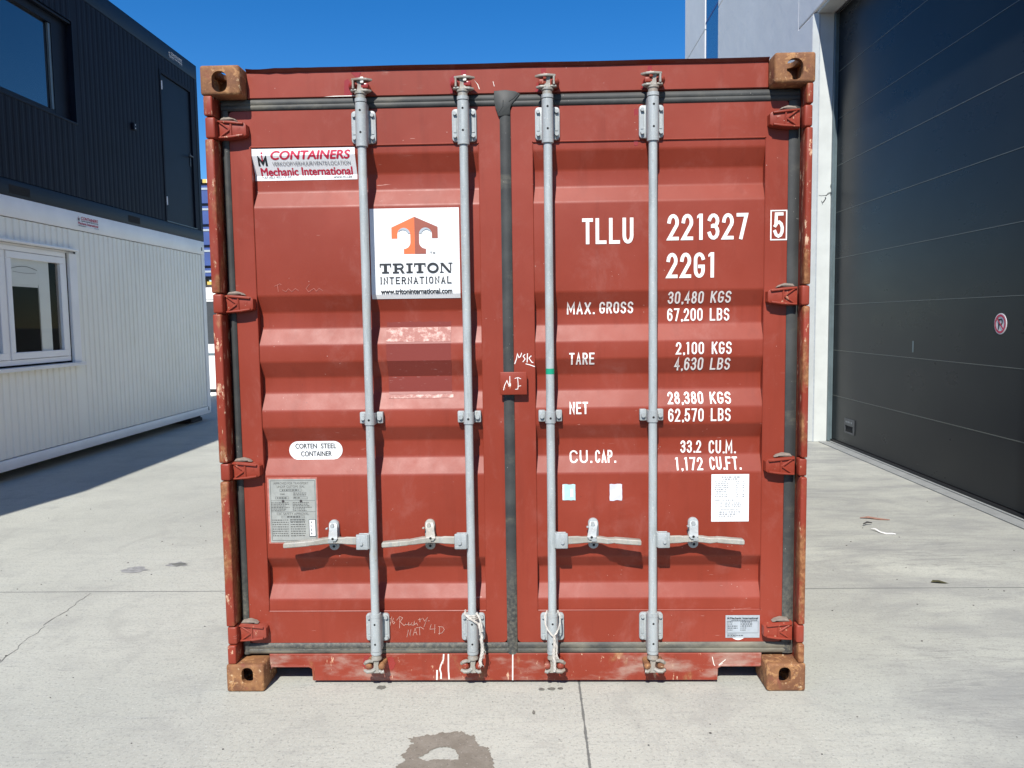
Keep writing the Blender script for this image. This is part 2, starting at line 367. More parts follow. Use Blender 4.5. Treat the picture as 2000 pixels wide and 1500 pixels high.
def wall_mat():
    M = Mat('painted_concrete_wall')
    c = M.mix(M.ramp(M.noise(0.8, 6, 0.62), 0.3, 0.7), (0.74, 0.735, 0.715), (0.68, 0.675, 0.66))
    c = M.mix(M.math('MULTIPLY', M.ramp(M.noise(3, 8, 0.7, (1, 1, 1), 0.5), 0.52, 0.75), 0.35), c, (0.62, 0.625, 0.64))
    c = M.mix(M.math('MULTIPLY', M.ramp(M.voro(16), 0.02, 0.05, True), 0.5), c, (0.4, 0.41, 0.42))
    M.color(c).rough(0.7).bump(M.noise(3.5, 6, 0.6), 0.25, 0.03).bump(M.noise(60, 4), 0.08, 0.004); return M.m
M_wall = wall_mat()
M_jamb = plain('white_jamb_concrete', (0.53, 0.56, 0.54), 0.65, 0.05, 5, 0, 0.1)
def door_mat():
    M = Mat('anthracite_door_panel')
    c = M.mix(M.ramp(M.noise(0.7, 4), 0.3, 0.7), (0.019, 0.022, 0.025), (0.026, 0.030, 0.031))
    dirt = M.math('MULTIPLY', M.ramp(M.voro(12), 0.02, 0.045, True), M.ramp(M.noise(1.5, 3), 0.58, 0.66))
    c = M.mix(M.math('MULTIPLY', dirt, 0.8), c, (0.4, 0.4, 0.38))
    M.color(c).rough(M.math('ADD', M.math('MULTIPLY', M.noise(2.5, 5, 0.6, (1, 0.6, 1.4)), 0.14), 0.22)).set(IOR=1.23)
    M.bump(M.noise(1.1, 2), 0.12, 0.01); return M.m
M_door = door_mat()
M_rail = plain('teal_grey_guide_rail', (0.13, 0.175, 0.19), 0.38, 0.12, 6, 0.25)
M_threshold = plain('grey_threshold', (0.27, 0.28, 0.27), 0.7, 0.1, 8)
M_dark_metal = plain('dark_grey_metal', (0.05, 0.055, 0.06), 0.45, 0.15, 6)
M_sign_white = plain('sign_white', (0.92, 0.90, 0.90), 0.3, 0.01)
M_sign_red = plain('sign_crimson', (0.62, 0.010, 0.070), 0.4)
M_blue_crate = plain('blue_crate_paint', (0.045, 0.085, 0.26), 0.5, 0.12, 3)
M_yellow = plain('yellow_stripe', (0.70, 0.50, 0.12), 0.5)
M_timber = plain('dark_timber', (0.05, 0.045, 0.045), 0.85, 0.25, 10)
M_leaf = plain('dry_leaf', (0.16, 0.15, 0.075), 0.7, 0.3, 60)
M_twig = plain('rusty_strip', (0.24, 0.12, 0.085), 0.7, 0.2, 60)
M_plastic = plain('white_plastic', (0.82, 0.82, 0.80), 0.35)
M_dust = plain('settled_dust', (0.23, 0.19, 0.155), 0.95, 0.15, 60)

# ------------------------------------------------------------------ lettering: stroke glyphs drawn in (u, v), then laid on a surface
def arc(cx, cy, rx, ry, a0, a1, n=9):
    return [(cx + rx * math.cos(R(a0 + (a1 - a0) * i / n)), cy + ry * math.sin(R(a0 + (a1 - a0) * i / n))) for i in range(n + 1)]
def ring(cx, cy, rx, ry): return arc(cx, cy, rx, ry, 90, -270, 18)
OV = arc(.5, .74, .5, .26, 180, 0) + arc(.5, .26, .5, .26, 0, -180) + [(0, .74)]
GL = {
 '0': [OV], 'O': [OV], '1': [[(.22, .80), (.62, 1), (.62, 0)]],
 '2': [arc(.5, .72, .5, .28, 175, -28) + [(0, 0), (1, 0)]],
 '3': [arc(.48, .76, .50, .24, 165, -90) + [(.38, .52)], arc(.48, .27, .52, .27, 88, -165)],
 '4': [[(.72, 0), (.72, 1), (0, .30), (1, .30)]],
 '5': [[(.92, 1), (.13, 1), (.08, .54)], arc(.46, .32, .54, .32, 150, -160)],
 '6': [ring(.5, .31, .5, .31), arc(.5, .70, .5, .30, 25, 180) + [(0, .31)]],
 '7': [[(0, 1), (1, 1), (.36, 0)]], '8': [ring(.5, .26, .5, .26), ring(.5, .76, .42, .24)],
 '9': [ring(.5, .69, .5, .31), [(1, .69)] + arc(.5, .30, .5, .30, 0, -155)],
 'A': [[(0, 0), (.5, 1), (1, 0)], [(.19, .30), (.81, .30)]],
 'B': [[(0, 0), (0, 1)] + arc(.55, .76, .42, .24, 90, -90) + [(0, .52)], [(.0, .52), (.5, .52)] + arc(.5, .26, .5, .26, 90, -90) + [(0, 0)]],
 'C': [arc(.5, .72, .5, .28, 15, 180) + arc(.5, .28, .5, .28, 180, 345)],
 'D': [[(0, 0), (0, 1), (.4, 1)] + arc(.45, .7, .55, .3, 90, 0) + arc(.45, .3, .55, .3, 0, -90) + [(0, 0)]],
 'E': [[(1, 1), (0, 1), (0, 0), (1, 0)], [(0, .52), (.82, .52)]], 'F': [[(1, 1), (0, 1), (0, 0)], [(0, .52), (.8, .52)]],
 'G': [arc(.5, .76, .5, .24, 14, 180) + arc(.5, .28, .5, .28, 180, 360) + [(1, .44), (.58, .44)]],
 'H': [[(0, 0), (0, 1)], [(1, 0), (1, 1)], [(0, .52), (1, .52)]], 'I': [[(.5, 0), (.5, 1)]],
 'J': [[(1, 1), (1, .28)] + arc(.5, .28, .5, .28, 0, -170)], 'K': [[(0, 0), (0, 1)], [(1, 1), (.0, .42)], [(.3, .60), (1, 0)]],
 'L': [[(0, 1), (0, 0), (1, 0)]], 'M': [[(0, 0), (0, 1), (.5, .25), (1, 1), (1, 0)]], 'N': [[(0, 0), (0, 1), (1, 0), (1, 1)]],
 'P': [[(0, 0), (0, 1)] + arc(.52, .73, .48, .27, 90, -90) + [(0, .46)]],
 'R': [[(0, 0), (0, 1)] + arc(.52, .75, .46, .25, 90, -90) + [(0, .50)], [(.5, .50), (1, 0)]],
 'S': [arc(.5, .75, .5, .25, 20, 270) + arc(.5, .25, .5, .27, 90, -160)],
 'T': [[(0, 1), (1, 1)], [(.5, 1), (.5, 0)]], 'U': [[(0, 1), (0, .28)] + arc(.5, .28, .5, .28, 180, 360) + [(1, 1)]],
 'V': [[(0, 1), (.5, 0), (1, 1)]], 'W': [[(0, 1), (.25, 0), (.5, .8), (.75, 0), (1, 1)]], 'X': [[(0, 0), (1, 1)], [(0, 1), (1, 0)]],
 'Y': [[(0, 1), (.5, .5), (1, 1)], [(.5, .5), (.5, 0)]], 'Z': [[(0, 1), (1, 1), (0, 0), (1, 0)]],
 '-': [[(.1, .5), (.9, .5)]], '/': [[(0, 0), (1, 1)]], '+': [[(0, .5), (1, .5)], [(.5, .1), (.5, .9)]],
 '(': [arc(.9, .5, .6, .6, 120, 240)], ')': [arc(.1, .5, .6, .6, 60, -60)],
}
NARROW = {'1': .8, 'I': .35, '.': .30, ',': .30, '/': .9, ' ': .75, '(': .5, ')': .5}
class Flat:
    """flat lettering in (u, v); every stroke gets its own tiny layer so that no two faces share a plane"""
    def __init__(s): s.bm = bmesh.new(); s.k = 0
    def face(s, pts):
        s.k = (s.k + 1) % 12; z = -0.00008 * s.k
        try: return s.bm.faces.new([s.bm.verts.new((u, z, v)) for u, v in pts])
        except ValueError: return None
    def ribbon(s, pts, t, closed=False):
        P = [Vector(p) for p in pts]
        Q = [P[0]]
        for p in P[1:]:
            if (p - Q[-1]).length > 1e-6: Q.append(p)
        if len(Q) < 2: return
        closed = (Q[0] - Q[-1]).length < 1e-6
        if closed: Q.pop()
        n = len(Q); s.k = (s.k + 1) % 12; z = -0.00008 * s.k; L = []; Rr = []
        for i in range(n):
            a = Q[i] - Q[i - 1] if (i > 0 or closed) else Q[1] - Q[0]
            b = Q[(i + 1) % n] - Q[i] if (i < n - 1 or closed) else Q[-1] - Q[-2]
            a.normalize(); b.normalize(); na = Vector((-a.y, a.x)); nb = Vector((-b.y, b.x)); m = na + nb
            m = m.normalized() if m.length > 1e-4 else na
            w = (t / 2) / max(0.42, m.dot(na))
            L.append(s.bm.verts.new((Q[i].x + m.x * w, z, Q[i].y + m.y * w))); Rr.append(s.bm.verts.new((Q[i].x - m.x * w, z, Q[i].y - m.y * w)))
        for i in range(n if closed else n - 1):
            j = (i + 1) % n
            s.bm.faces.new((L[i], L[j], Rr[j], Rr[i]))
    def rect(s, u0, u1, v0, v1): s.face([(u0, v0), (u1, v0), (u1, v1), (u0, v1)])
    def frame(s, u0, u1, v0, v1, t):
        s.rect(u0, u1, v1 - t, v1); s.rect(u0, u1, v0, v0 + t); s.rect(u0, u0 + t, v0 + t, v1 - t); s.rect(u1 - t, u1, v0 + t, v1 - t)
    def text(s, txt, u0, v0, u1, v1, t, gap=0.34, slant=0.0, serif=False):
        ws = [NARROW.get(c, 1.25 if c in 'MW' else 1.0) for c in txt]
        tot = sum(ws) + gap * (len(txt) - 1); cw = (u1 - u0) / tot; u = u0; h = v1 - v0
        for c, w in zip(txt, ws):
            W = w * cw
            if c in '.,':
                q = max(t * 1.15, W * .5)
                s.face([(u + W * .2, v0), (u + W * .2 + q, v0), (u + W * .2 + q, v0 + q), (u + W * .2, v0 + q)])
                if c == ',': s.face([(u + W * .2 + q * .35, v0), (u + W * .2 + q, v0), (u + W * .2 + q * .45, v0 - q * .5), (u + W * .2 + q * .1, v0 - q * .5)])
            elif c == ':':
                for f in (.12, .6): s.rect(u + W * .3, u + W * .3 + t * 1.2, v0 + h * f, v0 + h * f + t * 1.2)
            elif c == '1':
                sx = u + W * .55 - t / 2
                s.rect(sx, sx + t, v0, v1); s.face([(sx + t * .02, v1), (sx - t * .62, v1 - t * .62), (sx - t * .62, v1 - t * 1.35), (sx + t * .02, v1 - t * .95)])
            elif c in GL:
                for pl in GL[c]:
                    pp = [Vector((u + t / 2 + x * (W - t) + slant * (y * h), v0 + t / 2 + y * (h - t))) for x, y in pl]
                    if (pp[0] - pp[-1]).length > 1e-6:
                        e0 = (pp[0] - pp[1]).normalized() * t * .5; e1 = (pp[-1] - pp[-2]).normalized() * t * .5
                        pp[0] = pp[0] + e0; pp[-1] = pp[-1] + e1
                    s.ribbon(pp, t)
                if serif:
                    for pl in GL[c]:
                        for x, y in (pl[0], pl[-1]):
                            if y in (0, 1): s.rect(u + t / 2 + x * (W - t) - t * .95, u + t / 2 + x * (W - t) + t * .95, v0 + (h - t * .45) * y, v0 + (h - t * .45) * y + t * .45)
            u += W + gap * cw
    def scribble(s, pts, t): s.ribbon(pts, t)
    def font(s, txt, u0, v0, u1, v1, bold=0.0, slant=0.0):
        cu = bpy.data.curves.new('tmp', 'FONT'); cu.body = txt; cu.shear = slant
        o = bpy.data.objects.new('tmp', cu); COL.objects.link(o); bpy.context.view_layer.update()
        me = evaluated(o); bpy.data.objects.remove(o); bpy.data.curves.remove(cu)
        xs = [v.co.x for v in me.vertices]; ys = [v.co.y for v in me.vertices]; ax, bx, ay, by = min(xs), max(xs), min(ys), max(ys)
        d = bold * (v1 - v0)
        for k, (du, dv) in enumerate([(0, 0)] if not bold else [(-d, 0), (d, 0), (0, d * .7), (0, -d * .7)]):      # heavier: a few layers laid side by side
            vm = [s.bm.verts.new((u0 + d + du + (v.co.x - ax) / (bx - ax) * (u1 - u0 - 2 * d), -.00008 * k, v0 + d + dv + (v.co.y - ay) / (by - ay) * (v1 - v0 - 2 * d))) for v in me.vertices]
            for p in me.polygons:
                try: s.bm.faces.new([vm[i] for i in p.vertices])
                except ValueError: pass
        bpy.data.meshes.remove(me)
    def bars(s, u0, u1, v, h, rng, n=7):
        """print too small to read: broken little bars"""
        u = u0
        while u < u1 - .002:
            w = rng.uniform(.25, 1.0) * (u1 - u0) / n; s.rect(u, min(u + w, u1), v - h / 2, v + h / 2); u += w + h * .8

# ------------------------------------------------------------------ the door surface of the red container
PROF = [(2.285, 0), (2.25, 0), (2.175, 1), (2.107, 1), (2.04, 0), (1.675, 0), (1.605, 1), (1.537, 1), (1.468, 0), (1.397, 0), (1.329, 1), (1.264, 1),
        (1.19, 0), (1.119, 0), (1.056, 1), (.985, 1), (.912, 0), (.554, 0), (.503, 1), (.432, 1), (.37, 0), (.32, 0)]
FACE_Y, CREST, DEEP, HEAD_Y = 0.085, 0.090, 0.036, 0.077
def door_y(z):
    if z >= PROF[0][0] or z <= PROF[-1][0]: return FACE_Y
    for (a, u), (b, v) in zip(PROF, PROF[1:]):
        if b <= z <= a: return CREST + DEEP * (u + (v - u) * (a - z) / (a - b))
def conform(fl, off=0.0015, frame=False):
    bm = fl.bm if isinstance(fl, Flat) else fl
    if frame:
        return flat_at(fl, FACE_Y - off)
    for z, _ in PROF[1:-1]:
        bmesh.ops.bisect_plane(bm, geom=bm.verts[:] + bm.edges[:] + bm.faces[:], plane_co=(0, 0, z), plane_no=(0, 0, 1), dist=1e-5)
    for v in bm.verts: v.co.y = v.co.y + door_y(v.co.z) - off
    bmesh.ops.recalc_face_normals(bm, faces=bm.faces)
    for f in bm.faces:
        if f.normal.y > 0: f.normal_flip()
    return bm
def flat_at(fl, y):
    for v in fl.bm.verts: v.co.y += y
    for f in fl.bm.faces:
        f.normal_update()
        if f.normal.y > 0: f.normal_flip()
    return fl.bm
def onto_x(fl, X, sign, y_of, z_of=lambda v: v):
    """lay (u, v) lettering on a wall of constant x; sign +1: the wall faces +x"""
    for v in fl.bm.verts:
        k = v.co.y; v.co = Vector((X - sign * k, y_of(v.co.x), z_of(v.co.z)))
    for f in fl.bm.faces:
        f.normal_update()
        if f.normal.x * sign < 0: f.normal_flip()
    return fl.bm

# ------------------------------------------------------------------ the ground and what is left on it
def sheet(name, loops, mat, z, kind='structure', jag=0.0, **k):
    bm = NB(); es = []
    for pts in loops:
        vs = [bm.verts.new((x, y, z)) for x, y in pts]; es += [bm.edges.new((vs[i], vs[(i + 1) % len(vs)])) for i in range(len(vs))]
    bmesh.ops.triangle_fill(bm, use_beauty=True, use_dissolve=False, edges=es)
    for f in bm.faces:
        f.normal_update()
        if f.normal.z < 0: f.normal_flip()
    return link_mesh(name, bm, mat, kind=kind, smooth=False, **k)
bm = NB()
G = 600
vs = [bm.verts.new(p) for p in ((-G, -G, 0), (G, -G, 0), (G, G, 0), (-G, G, 0))]; bm.faces.new(vs)
link_mesh('ground', bm, M_ground, kind='structure')
bm = NB(); bm.faces.new([bm.verts.new(p) for p in ((-60, -60, .004), (60, -60, .004), (60, -1.0, .004), (-60, -1.0, .004))])
link_mesh('bounce_cut_ground', bm, M_bounce_cut, kind='structure', smooth=False)  # dark surface added out of view to cut ground bounce on the doors
def jagged(pts, amp, sub, rng):
    out = []
    for i, (x0, y0) in enumerate(pts):
        x1, y1 = pts[(i + 1) % len(pts)]
        for j in range(sub):
            t = j / sub; out.append((x0 + (x1 - x0) * t + rng.uniform(-amp, amp), y0 + (y1 - y0) * t + rng.uniform(-amp, amp)))
    return out
rng = random.Random(3)
outer = [(-.385, -.375), (-.34, -.352), (-.29, -.342), (-.255, -.330), (-.22, -.328), (-.185, -.325), (-.165, -.345), (-.135, -.352), (-.130, -.400), (-.115, -.425),
         (-.085, -.43), (-.072, -.47), (-.060, -.52), (-.050, -.60), (-.06, -.75), (-.12, -.86), (-.24, -.90), (-.36, -.84), (-.40, -.74), (-.375, -.62), (-.40, -.555),
         (-.37, -.52), (-.39, -.485), (-.375, -.44), (-.365, -.405)]
hole = [(-.330, -.505), (-.300, -.470), (-.262, -.432), (-.235, -.430), (-.205, -.445), (-.190, -.475), (-.185, -.515), (-.230, -.515), (-.262, -.512), (-.290, -.522), (-.315, -.515)]
sheet('wet_ground', [jagged(outer, .0075, 6, rng), jagged(hole, .004, 4, rng)], M_wet, .002)
def blob(cx, cy, rx, ry, n=18, amp=.18, rng=rng):
    return [(cx + rx * math.cos(2 * math.pi * i / n) * (1 + rng.uniform(-amp, amp)), cy + ry * math.sin(2 * math.pi * i / n) * (1 + rng.uniform(-amp, amp))) for i in range(n)]
for c in ((-.567, .040, .020, .017), (.119, .022, .013, .012), (.161, .026, .017, .013), (.199, .030, .012, .010), (.085, -.175, .006, .016)):
    sheet('stained_ground', [blob(*c)], M_oil, .002)
for c in ((-2.46, 1.66, .085, .075), (-2.235, 1.775, .07, .05)):
    sheet('stained_ground', [blob(*c, amp=.35)], M_oil_pale, .002)
sheet('stained_ground', [blob(-2.225, 1.775, .055, .028, amp=.3)], M_oil, .0035)
def crack(name, pts, w, rng):
    L = []; Rt = []
    for i, (x, y) in enumerate(pts):
        j = (rng.uniform(-.012, .012), rng.uniform(-.012, .012)); ww = w * rng.uniform(.4, 1.4) / 2
        L.append((x + j[0] - ww * .8, y + j[1] + ww * .5)); Rt.append((x + j[0] + ww * .8, y + j[1] - ww * .5))
    sheet(name, [L + Rt[::-1]], M_crack, .002)
def line(a, b, n): return [(a[0] + (b[0] - a[0]) * i / n, a[1] + (b[1] - a[1]) * i / n) for i in range(n + 1)]
crack('cracked_ground', line((-2.36, .12), (-2.43, .36), 6) + line((-2.42, .42), (-2.475, .76), 10)[1:] + line((-2.475, .80), (-2.50, 1.24), 14)[1:], .0042, rng)
bm = NB(); rng2 = random.Random(11)
for _ in range(170):
    x, y = rng2.uniform(-4.0, 3.4), rng2.uniform(-.75, 3.4)
    if abs(x) < 1.3 and y > -.05: continue
    r = rng2.uniform(.0015, .0045); bmesh.ops.create_icosphere(bm, subdivisions=1, radius=r, matrix=Matrix.Translation((x, y, r * .5)) @ Matrix.Diagonal((1.3, 1, .6, 1)))
link_mesh('scattered_debris', bm, M_timber, kind='stuff')
# leaf and scraps on the right
bm = NB(); n = 8
pts = [(2.40, 1.345), (2.42, 1.365), (2.45, 1.37), (2.485, 1.352), (2.50, 1.335), (2.47, 1.325), (2.43, 1.328)]
A = [bm.verts.new((x, y, .006 + .006 * math.sin(i * 1.3))) for i, (x, y) in enumerate(pts)]; c = bm.verts.new((2.45, 1.347, .016))
for i in range(len(A)): bm.faces.new((A[i], A[(i + 1) % len(A)], c))
bmesh.ops.solidify(bm, geom=bm.faces[:], thickness=.0015)
o = link_mesh('dry_leaf', bm, M_leaf, label='small dry brown leaf lying alone on the pale concrete near its joint', cat='leaf')
bm = NB(); tube(bm, [(2.545, 2.50, .012), (2.56, 2.46, .018), (2.575, 2.42, .008), (2.60, 2.385, .006), (2.64, 2.37, .009), (2.665, 2.375, .005)], .006, 6, rad=[.003, .006, .005, .006, .005, .003])
link_mesh('plastic_scrap', bm, M_plastic, label='curled scrap of white plastic on the concrete before the big dark door', cat='scrap')
bm = NB(); tube(bm, [(2.53, 2.60, .02), (2.57, 2.63, .026), (2.61, 2.64, .018)], .006, 5, rad=[.004, .007, .004])
link_mesh('bark_scrap', bm, M_timber, label='tiny dark chip beside the curled white plastic scrap', cat='scrap')
bm = NB(); tube(bm, [(2.60, 2.83, .008), (2.66, 2.82, .014), (2.72, 2.79, .008), (2.80, 2.77, .006)], .006, 6, rad=[.003, .008, .008, .003])
link_mesh('rusty_strip', bm, M_twig, label='thin reddish brown strip lying behind the white plastic scrap', cat='scrap')

# ------------------------------------------------------------------ the red shipping container
box_root = thing('shipping_container', (0, 3.03, 0), 'weathered red steel shipping container with rusty corners, closed double doors towards the viewer', 'container')
def booled(bm, cutters, name, mat, parent, bev=0.0):
    me = bpy.data.meshes.new('tmp'); bm.to_mesh(me); bm.free(); o = bpy.data.objects.new('tmp', me); COL.objects.link(o); cs = []
    for c in cutters:
        m2 = bpy.data.meshes.new('tmpc'); c.to_mesh(m2); c.free(); oc = bpy.data.objects.new('tmpc', m2); COL.objects.link(oc); cs.append(oc)
        md = o.modifiers.new('b', 'BOOLEAN'); md.operation = 'DIFFERENCE'; md.object = oc; md.solver = 'EXACT'
    bpy.context.view_layer.update()
    out = evaluated(o); b2 = bmesh.new(); b2.from_mesh(out)
    for x in cs + [o]: bpy.data.objects.remove(x)
    bpy.data.meshes.remove(out)
    return link_mesh(name, b2, mat, parent, sharp=30)
def casting(s, z0, z1, hole, y0=0.0, y1=0.178, front=True):
    bm = NB(); box(bm, s * 1.219, s * 1.058, y0, y1, z0, z1, .011, 3)
    cut = []
    c = NB(); box(c, s * 1.193, s * 1.084, y0 + .026, y1 - .026, z0 + .020, z1 - .020); cut.append(c)
    hx, hw, hz, hh = hole
    c = NB(); prism_y(c, rounded(hx - hw, hx + hw, hz - hh, hz + hh, hw - .002, 7), (y0 - .02) if front else (y1 - .04), (y0 + .04) if front else (y1 + .02)); cut.append(c)
    ym = (y0 + y1) / 2
    c = NB(); A = [(ym + (a - hx) * 1.1, z) for a, z in rounded(hx - .038, hx + .038, (z0 + z1) / 2 - .033, (z0 + z1) / 2 + .033, .030, 6)]; prism_x(c, A, s * 1.18, s * 1.25); cut.append(c)
    c = NB()
    zz = (z1 - .035, z1 + .03) if z0 > 1 else (z0 - .03, z0 + .035)
    pts = rounded(s * 1.139 - .031, s * 1.139 + .031, ym - .058, ym + .058, .030, 6)
    A = [c.verts.new((x, y, zz[0])) for x, y in pts]; B = [c.verts.new((x, y, zz[1])) for x, y in pts]
    fs = [c.faces.new(A[::-1]), c.faces.new(B)] + [c.faces.new((A[i], A[(i + 1) % len(A)], B[(i + 1) % len(A)], B[i])) for i in range(len(A))]
    cut.append(c)
    return booled(bm, cut, 'corner_casting', M_rust, box_root)
casting(-1, 2.474, 2.591, (-1.140, .031, 2.526, .041)); casting(1, 2.474, 2.591, (1.137, .032, 2.526, .041))
casting(-1, 0.0, .120, (-1.128, .025, .073, .034)); casting(1, 0.0, .120, (1.131, .025, .071, .034))
for s in (-1, 1):
    for z0, z1 in ((0, .12), (2.474, 2.591)): casting(s, z0, z1, (s * 1.13, .03, (z0 + z1) / 2, .038), 5.88, 6.058, False)

# corner posts: front flange broken at the hinges, a web and a back flange
HZ = [(2.307, 2.392), (1.604, 1.684), (.908, .981), (.204, .281)]
for s in (-1, 1):
    bm = NB(); xo, xi = (-1.211, -1.175) if s < 0 else (1.213, 1.187)
    cuts = [2.474] + [v for a, b in HZ for v in (b + .003, a - .003)] + [.120]
    for i in range(0, len(cuts), 2):
        z1, z0 = cuts[i], cuts[i + 1]
        box(bm, xo, xi, .004, .060, z0, z1, .007, 3)
    box(bm, s * 1.217, s * 1.178 if s < 0 else s * 1.190, .0605, .160, .12, 2.474)
    box(bm, s * 1.1775 if s < 0 else s * 1.1895, s * 1.09, .1345, .16, .12, 2.474)
    link_mesh('corner_post', bm, M_post, box_root)
# header with its thin roof lip, and the sill with two fork pockets
bm = NB(); box(bm, -1.0575, 1.0575, HEAD_Y, .160, 2.4770, 2.5875, .003); box(bm, -1.0575, 1.0575, .0900, .1595, 2.4305, 2.4765)
link_mesh('door_header', bm, M_red_head, box_root)
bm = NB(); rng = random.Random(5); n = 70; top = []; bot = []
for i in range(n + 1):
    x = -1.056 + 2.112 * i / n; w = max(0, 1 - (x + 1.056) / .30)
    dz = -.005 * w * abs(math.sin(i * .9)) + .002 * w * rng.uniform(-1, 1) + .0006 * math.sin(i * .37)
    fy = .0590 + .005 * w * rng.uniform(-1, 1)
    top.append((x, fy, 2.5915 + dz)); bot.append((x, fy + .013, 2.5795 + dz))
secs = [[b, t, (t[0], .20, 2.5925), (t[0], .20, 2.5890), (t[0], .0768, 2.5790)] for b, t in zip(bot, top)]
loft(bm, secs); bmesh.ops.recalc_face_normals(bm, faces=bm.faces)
link_mesh('roof_lip', bm, M_red_shade, box_root)
bm = NB()
sill = [(-1.057, .1335), (1.057, .1335), (1.057, .076), (1.028, .076), (.880, .076), (.870, .068), (.870, .014), (-.868, .014), (-.868, .068), (-.878, .0755), (-1.04, .0755), (-1.057, .060)]
prism_y(bm, sill, HEAD_Y, .160, .0025)
for s in (-1, 1):     # rolled flange round each pocket mouth
    tube(bm, [(s * 1.05, .079, .0795), (s * .885, .079, .0795), (s * .869, .079, .070), (s * .866, .079, .018)], .0055, 8)
link_mesh('door_sill', bm, M_red_sill, box_root)
# body behind: floor, side walls, roof, rear frame
bm = NB()
box(bm, -1.17, 1.17, .165, 5.95, .125, .150)
for s in (-1, 1): box(bm, s * 1.216, s * 1.14, .179, 5.879, .045, .150)
for i in range(14): box(bm, -1.139, 1.139, .5 + i * .41, .545 + i * .41, .03, .124)
for s in (-1, 1): box(bm, s * .86, s * .85, .1605, 2.2, .018, .0295); 
link_mesh('underframe', bm, M_timber, box_root, smooth=False)
for s in (-1, 1):
    bm = NB(); y = .178; A = []; k = 0
    while y < 5.88:
        for dy_, d in ((0, 0), (.072, 0), (.140, 1), (.210, 1)):
            A.append((min(y + dy_, 5.88), s * (1.212 - .036 * d)))
        y += .278
    ring_ = [(bm.verts.new((x, yy, .1505)), bm.verts.new((x, yy, 2.53))) for yy, x in A]
    for (a, b), (c, d) in zip(ring_, ring_[1:]):
        if a.co.y < c.co.y - 1e-6: bm.faces.new((a, c, d, b))
    box(bm, s * 1.216, s * 1.150, .179, 5.879, 2.5305, 2.588)
    link_mesh('side_wall', bm, M_red, box_root, smooth=False)
bm = NB(); box(bm, -1.149, 1.149, .201, 5.879, 2.560, 2.574); box(bm, -1.149, 1.149, 5.90, 5.94, .151, 2.559)
for s in (-1, 1): box(bm, s * 1.21, s * 1.15, 5.88, 6.05, .1205, 2.4735)
box(bm, -1.057, 1.057, 5.95, 6.05, 2.48, 2.585); box(bm, -1.057, 1.057, 5.95, 6.05, .02, .12)
link_mesh('roof_and_end_wall', bm, M_red, box_root, smooth=False)

# doors
def door(x0, x1, px0, px1, left):
    bm = NB(); z0, z1 = .181, 2.429
    outer = rounded(x0, x1, z0, z1, .018, 4); inner = [(px0, .320), (px1, .320), (px1, 2.285), (px0, 2.285)]
    def lo(y): return [bm.verts.new((x, y, z)) for x, z in outer], [bm.verts.new((x, y, z)) for x, z in inner]
    O, I = lo(FACE_Y); O2, I2 = lo(.131)
    es = [bm.edges.new((V[i], V[(i + 1) % len(V)])) for V in (O, I) for i in range(len(V))]
    r = bmesh.ops.triangle_fill(bm, use_beauty=True, use_dissolve=True, edges=es)
    side = []
    for V, W in ((O, O2), (I, I2)):
        for i in range(len(V)): side.append(bm.faces.new((V[i], V[(i + 1) % len(V)], W[(i + 1) % len(V)], W[i])))
    # corrugated sheet let into the frame, sides closed
    a, b = px0 + .0005, px1 - .0005; rows = []
    zs = [(z, CREST + DEEP * d) for z, d in PROF]
    fine = []
    for (za, ya), (zb, yb) in zip(zs, zs[1:]):
        fine.append((za, ya))
    fine.append(zs[-1])
    rows = [(bm.verts.new((a, y, z)), bm.verts.new((b, y, z))) for z, y in fine]
    pf = [bm.faces.new((p[0], q[0], q[1], p[1])) for p, q in zip(rows, rows[1:])]
    for f in pf:
        f.normal_update()
        if f.normal.y > 0: f.normal_flip()
    inner_edges = [e for p, q in zip(rows, rows[1:]) for f in [] for e in []]
    fold = [bm.edges.get(r_) for r_ in rows[1:-1]]
    bmesh.ops.bevel(bm, geom=[e for e in fold if e], offset=.007, offset_type='OFFSET', segments=3, profile=.5, affect='EDGES')
    for f in bm.faces:
        f.normal_update()
    # weld bead round the sheet
    for z in (2.2845, .3205): tube(bm, [(px0 + .004, .0868, z), (px1 - .004, .0868, z)], .0035, 6)
    for x in (px0 + .001, px1 - .001): tube(bm, [(x, .0868, 2.281), (x, .0868, .324)], .0022, 6)
    bmesh.ops.recalc_face_normals(bm, faces=side)
    d = link_mesh('door', bm, M_red, box_root, sharp=40)
    b2 = NB(); box(b2, x0 + .002, x1 - .002, .1312, .1335, z0, z1); link_mesh('door_lining', b2, M_wood, d, smooth=False)
    return d
door_l = door(-1.140, -.025, -1.055, -.112, True)
door_r = door(.019, 1.142, .105, 1.053, False)

def gasket_h(bm, x0, x1, z0, z1):
    h = z1 - z0; prof = [(0, .0845), (.08, .0795), (.34, .0775), (.46, .0805), (.56, .0775), (.86, .0790), (1, .0845)]
    R_ = [[bm.verts.new((x, y - .0, z0 + h * s)) for s, y in prof] for x in (x0, x1)]
    for i in range(len(prof) - 1): bm.faces.new((R_[0][i], R_[1][i], R_[1][i + 1], R_[0][i + 1]))
def gasket_v(bm, x0, x1, z0, z1, dome=.010, n=8, base=.0885):
    pts = [(x0 + (x1 - x0) * i / n, base - dome * math.sin(math.pi * (.12 + .76 * i / n)) ** .8) for i in range(n + 1)]
    R_ = [[bm.verts.new((x, y, z)) for x, y in pts] for z in (z0, z1)]
    for i in range(n): bm.faces.new((R_[0][i], R_[0][i + 1], R_[1][i + 1], R_[1][i]))
bm = NB(); gasket_h(bm, -1.168, -.0212, 2.4305, 2.4755); gasket_v(bm, -1.170, -1.1405, .1335, 2.43, .014); gasket_h(bm, -1.160, -.0212, .1340, .1805)
for f in bm.faces:
    f.normal_update()
    if f.normal.y > 0: f.normal_flip()
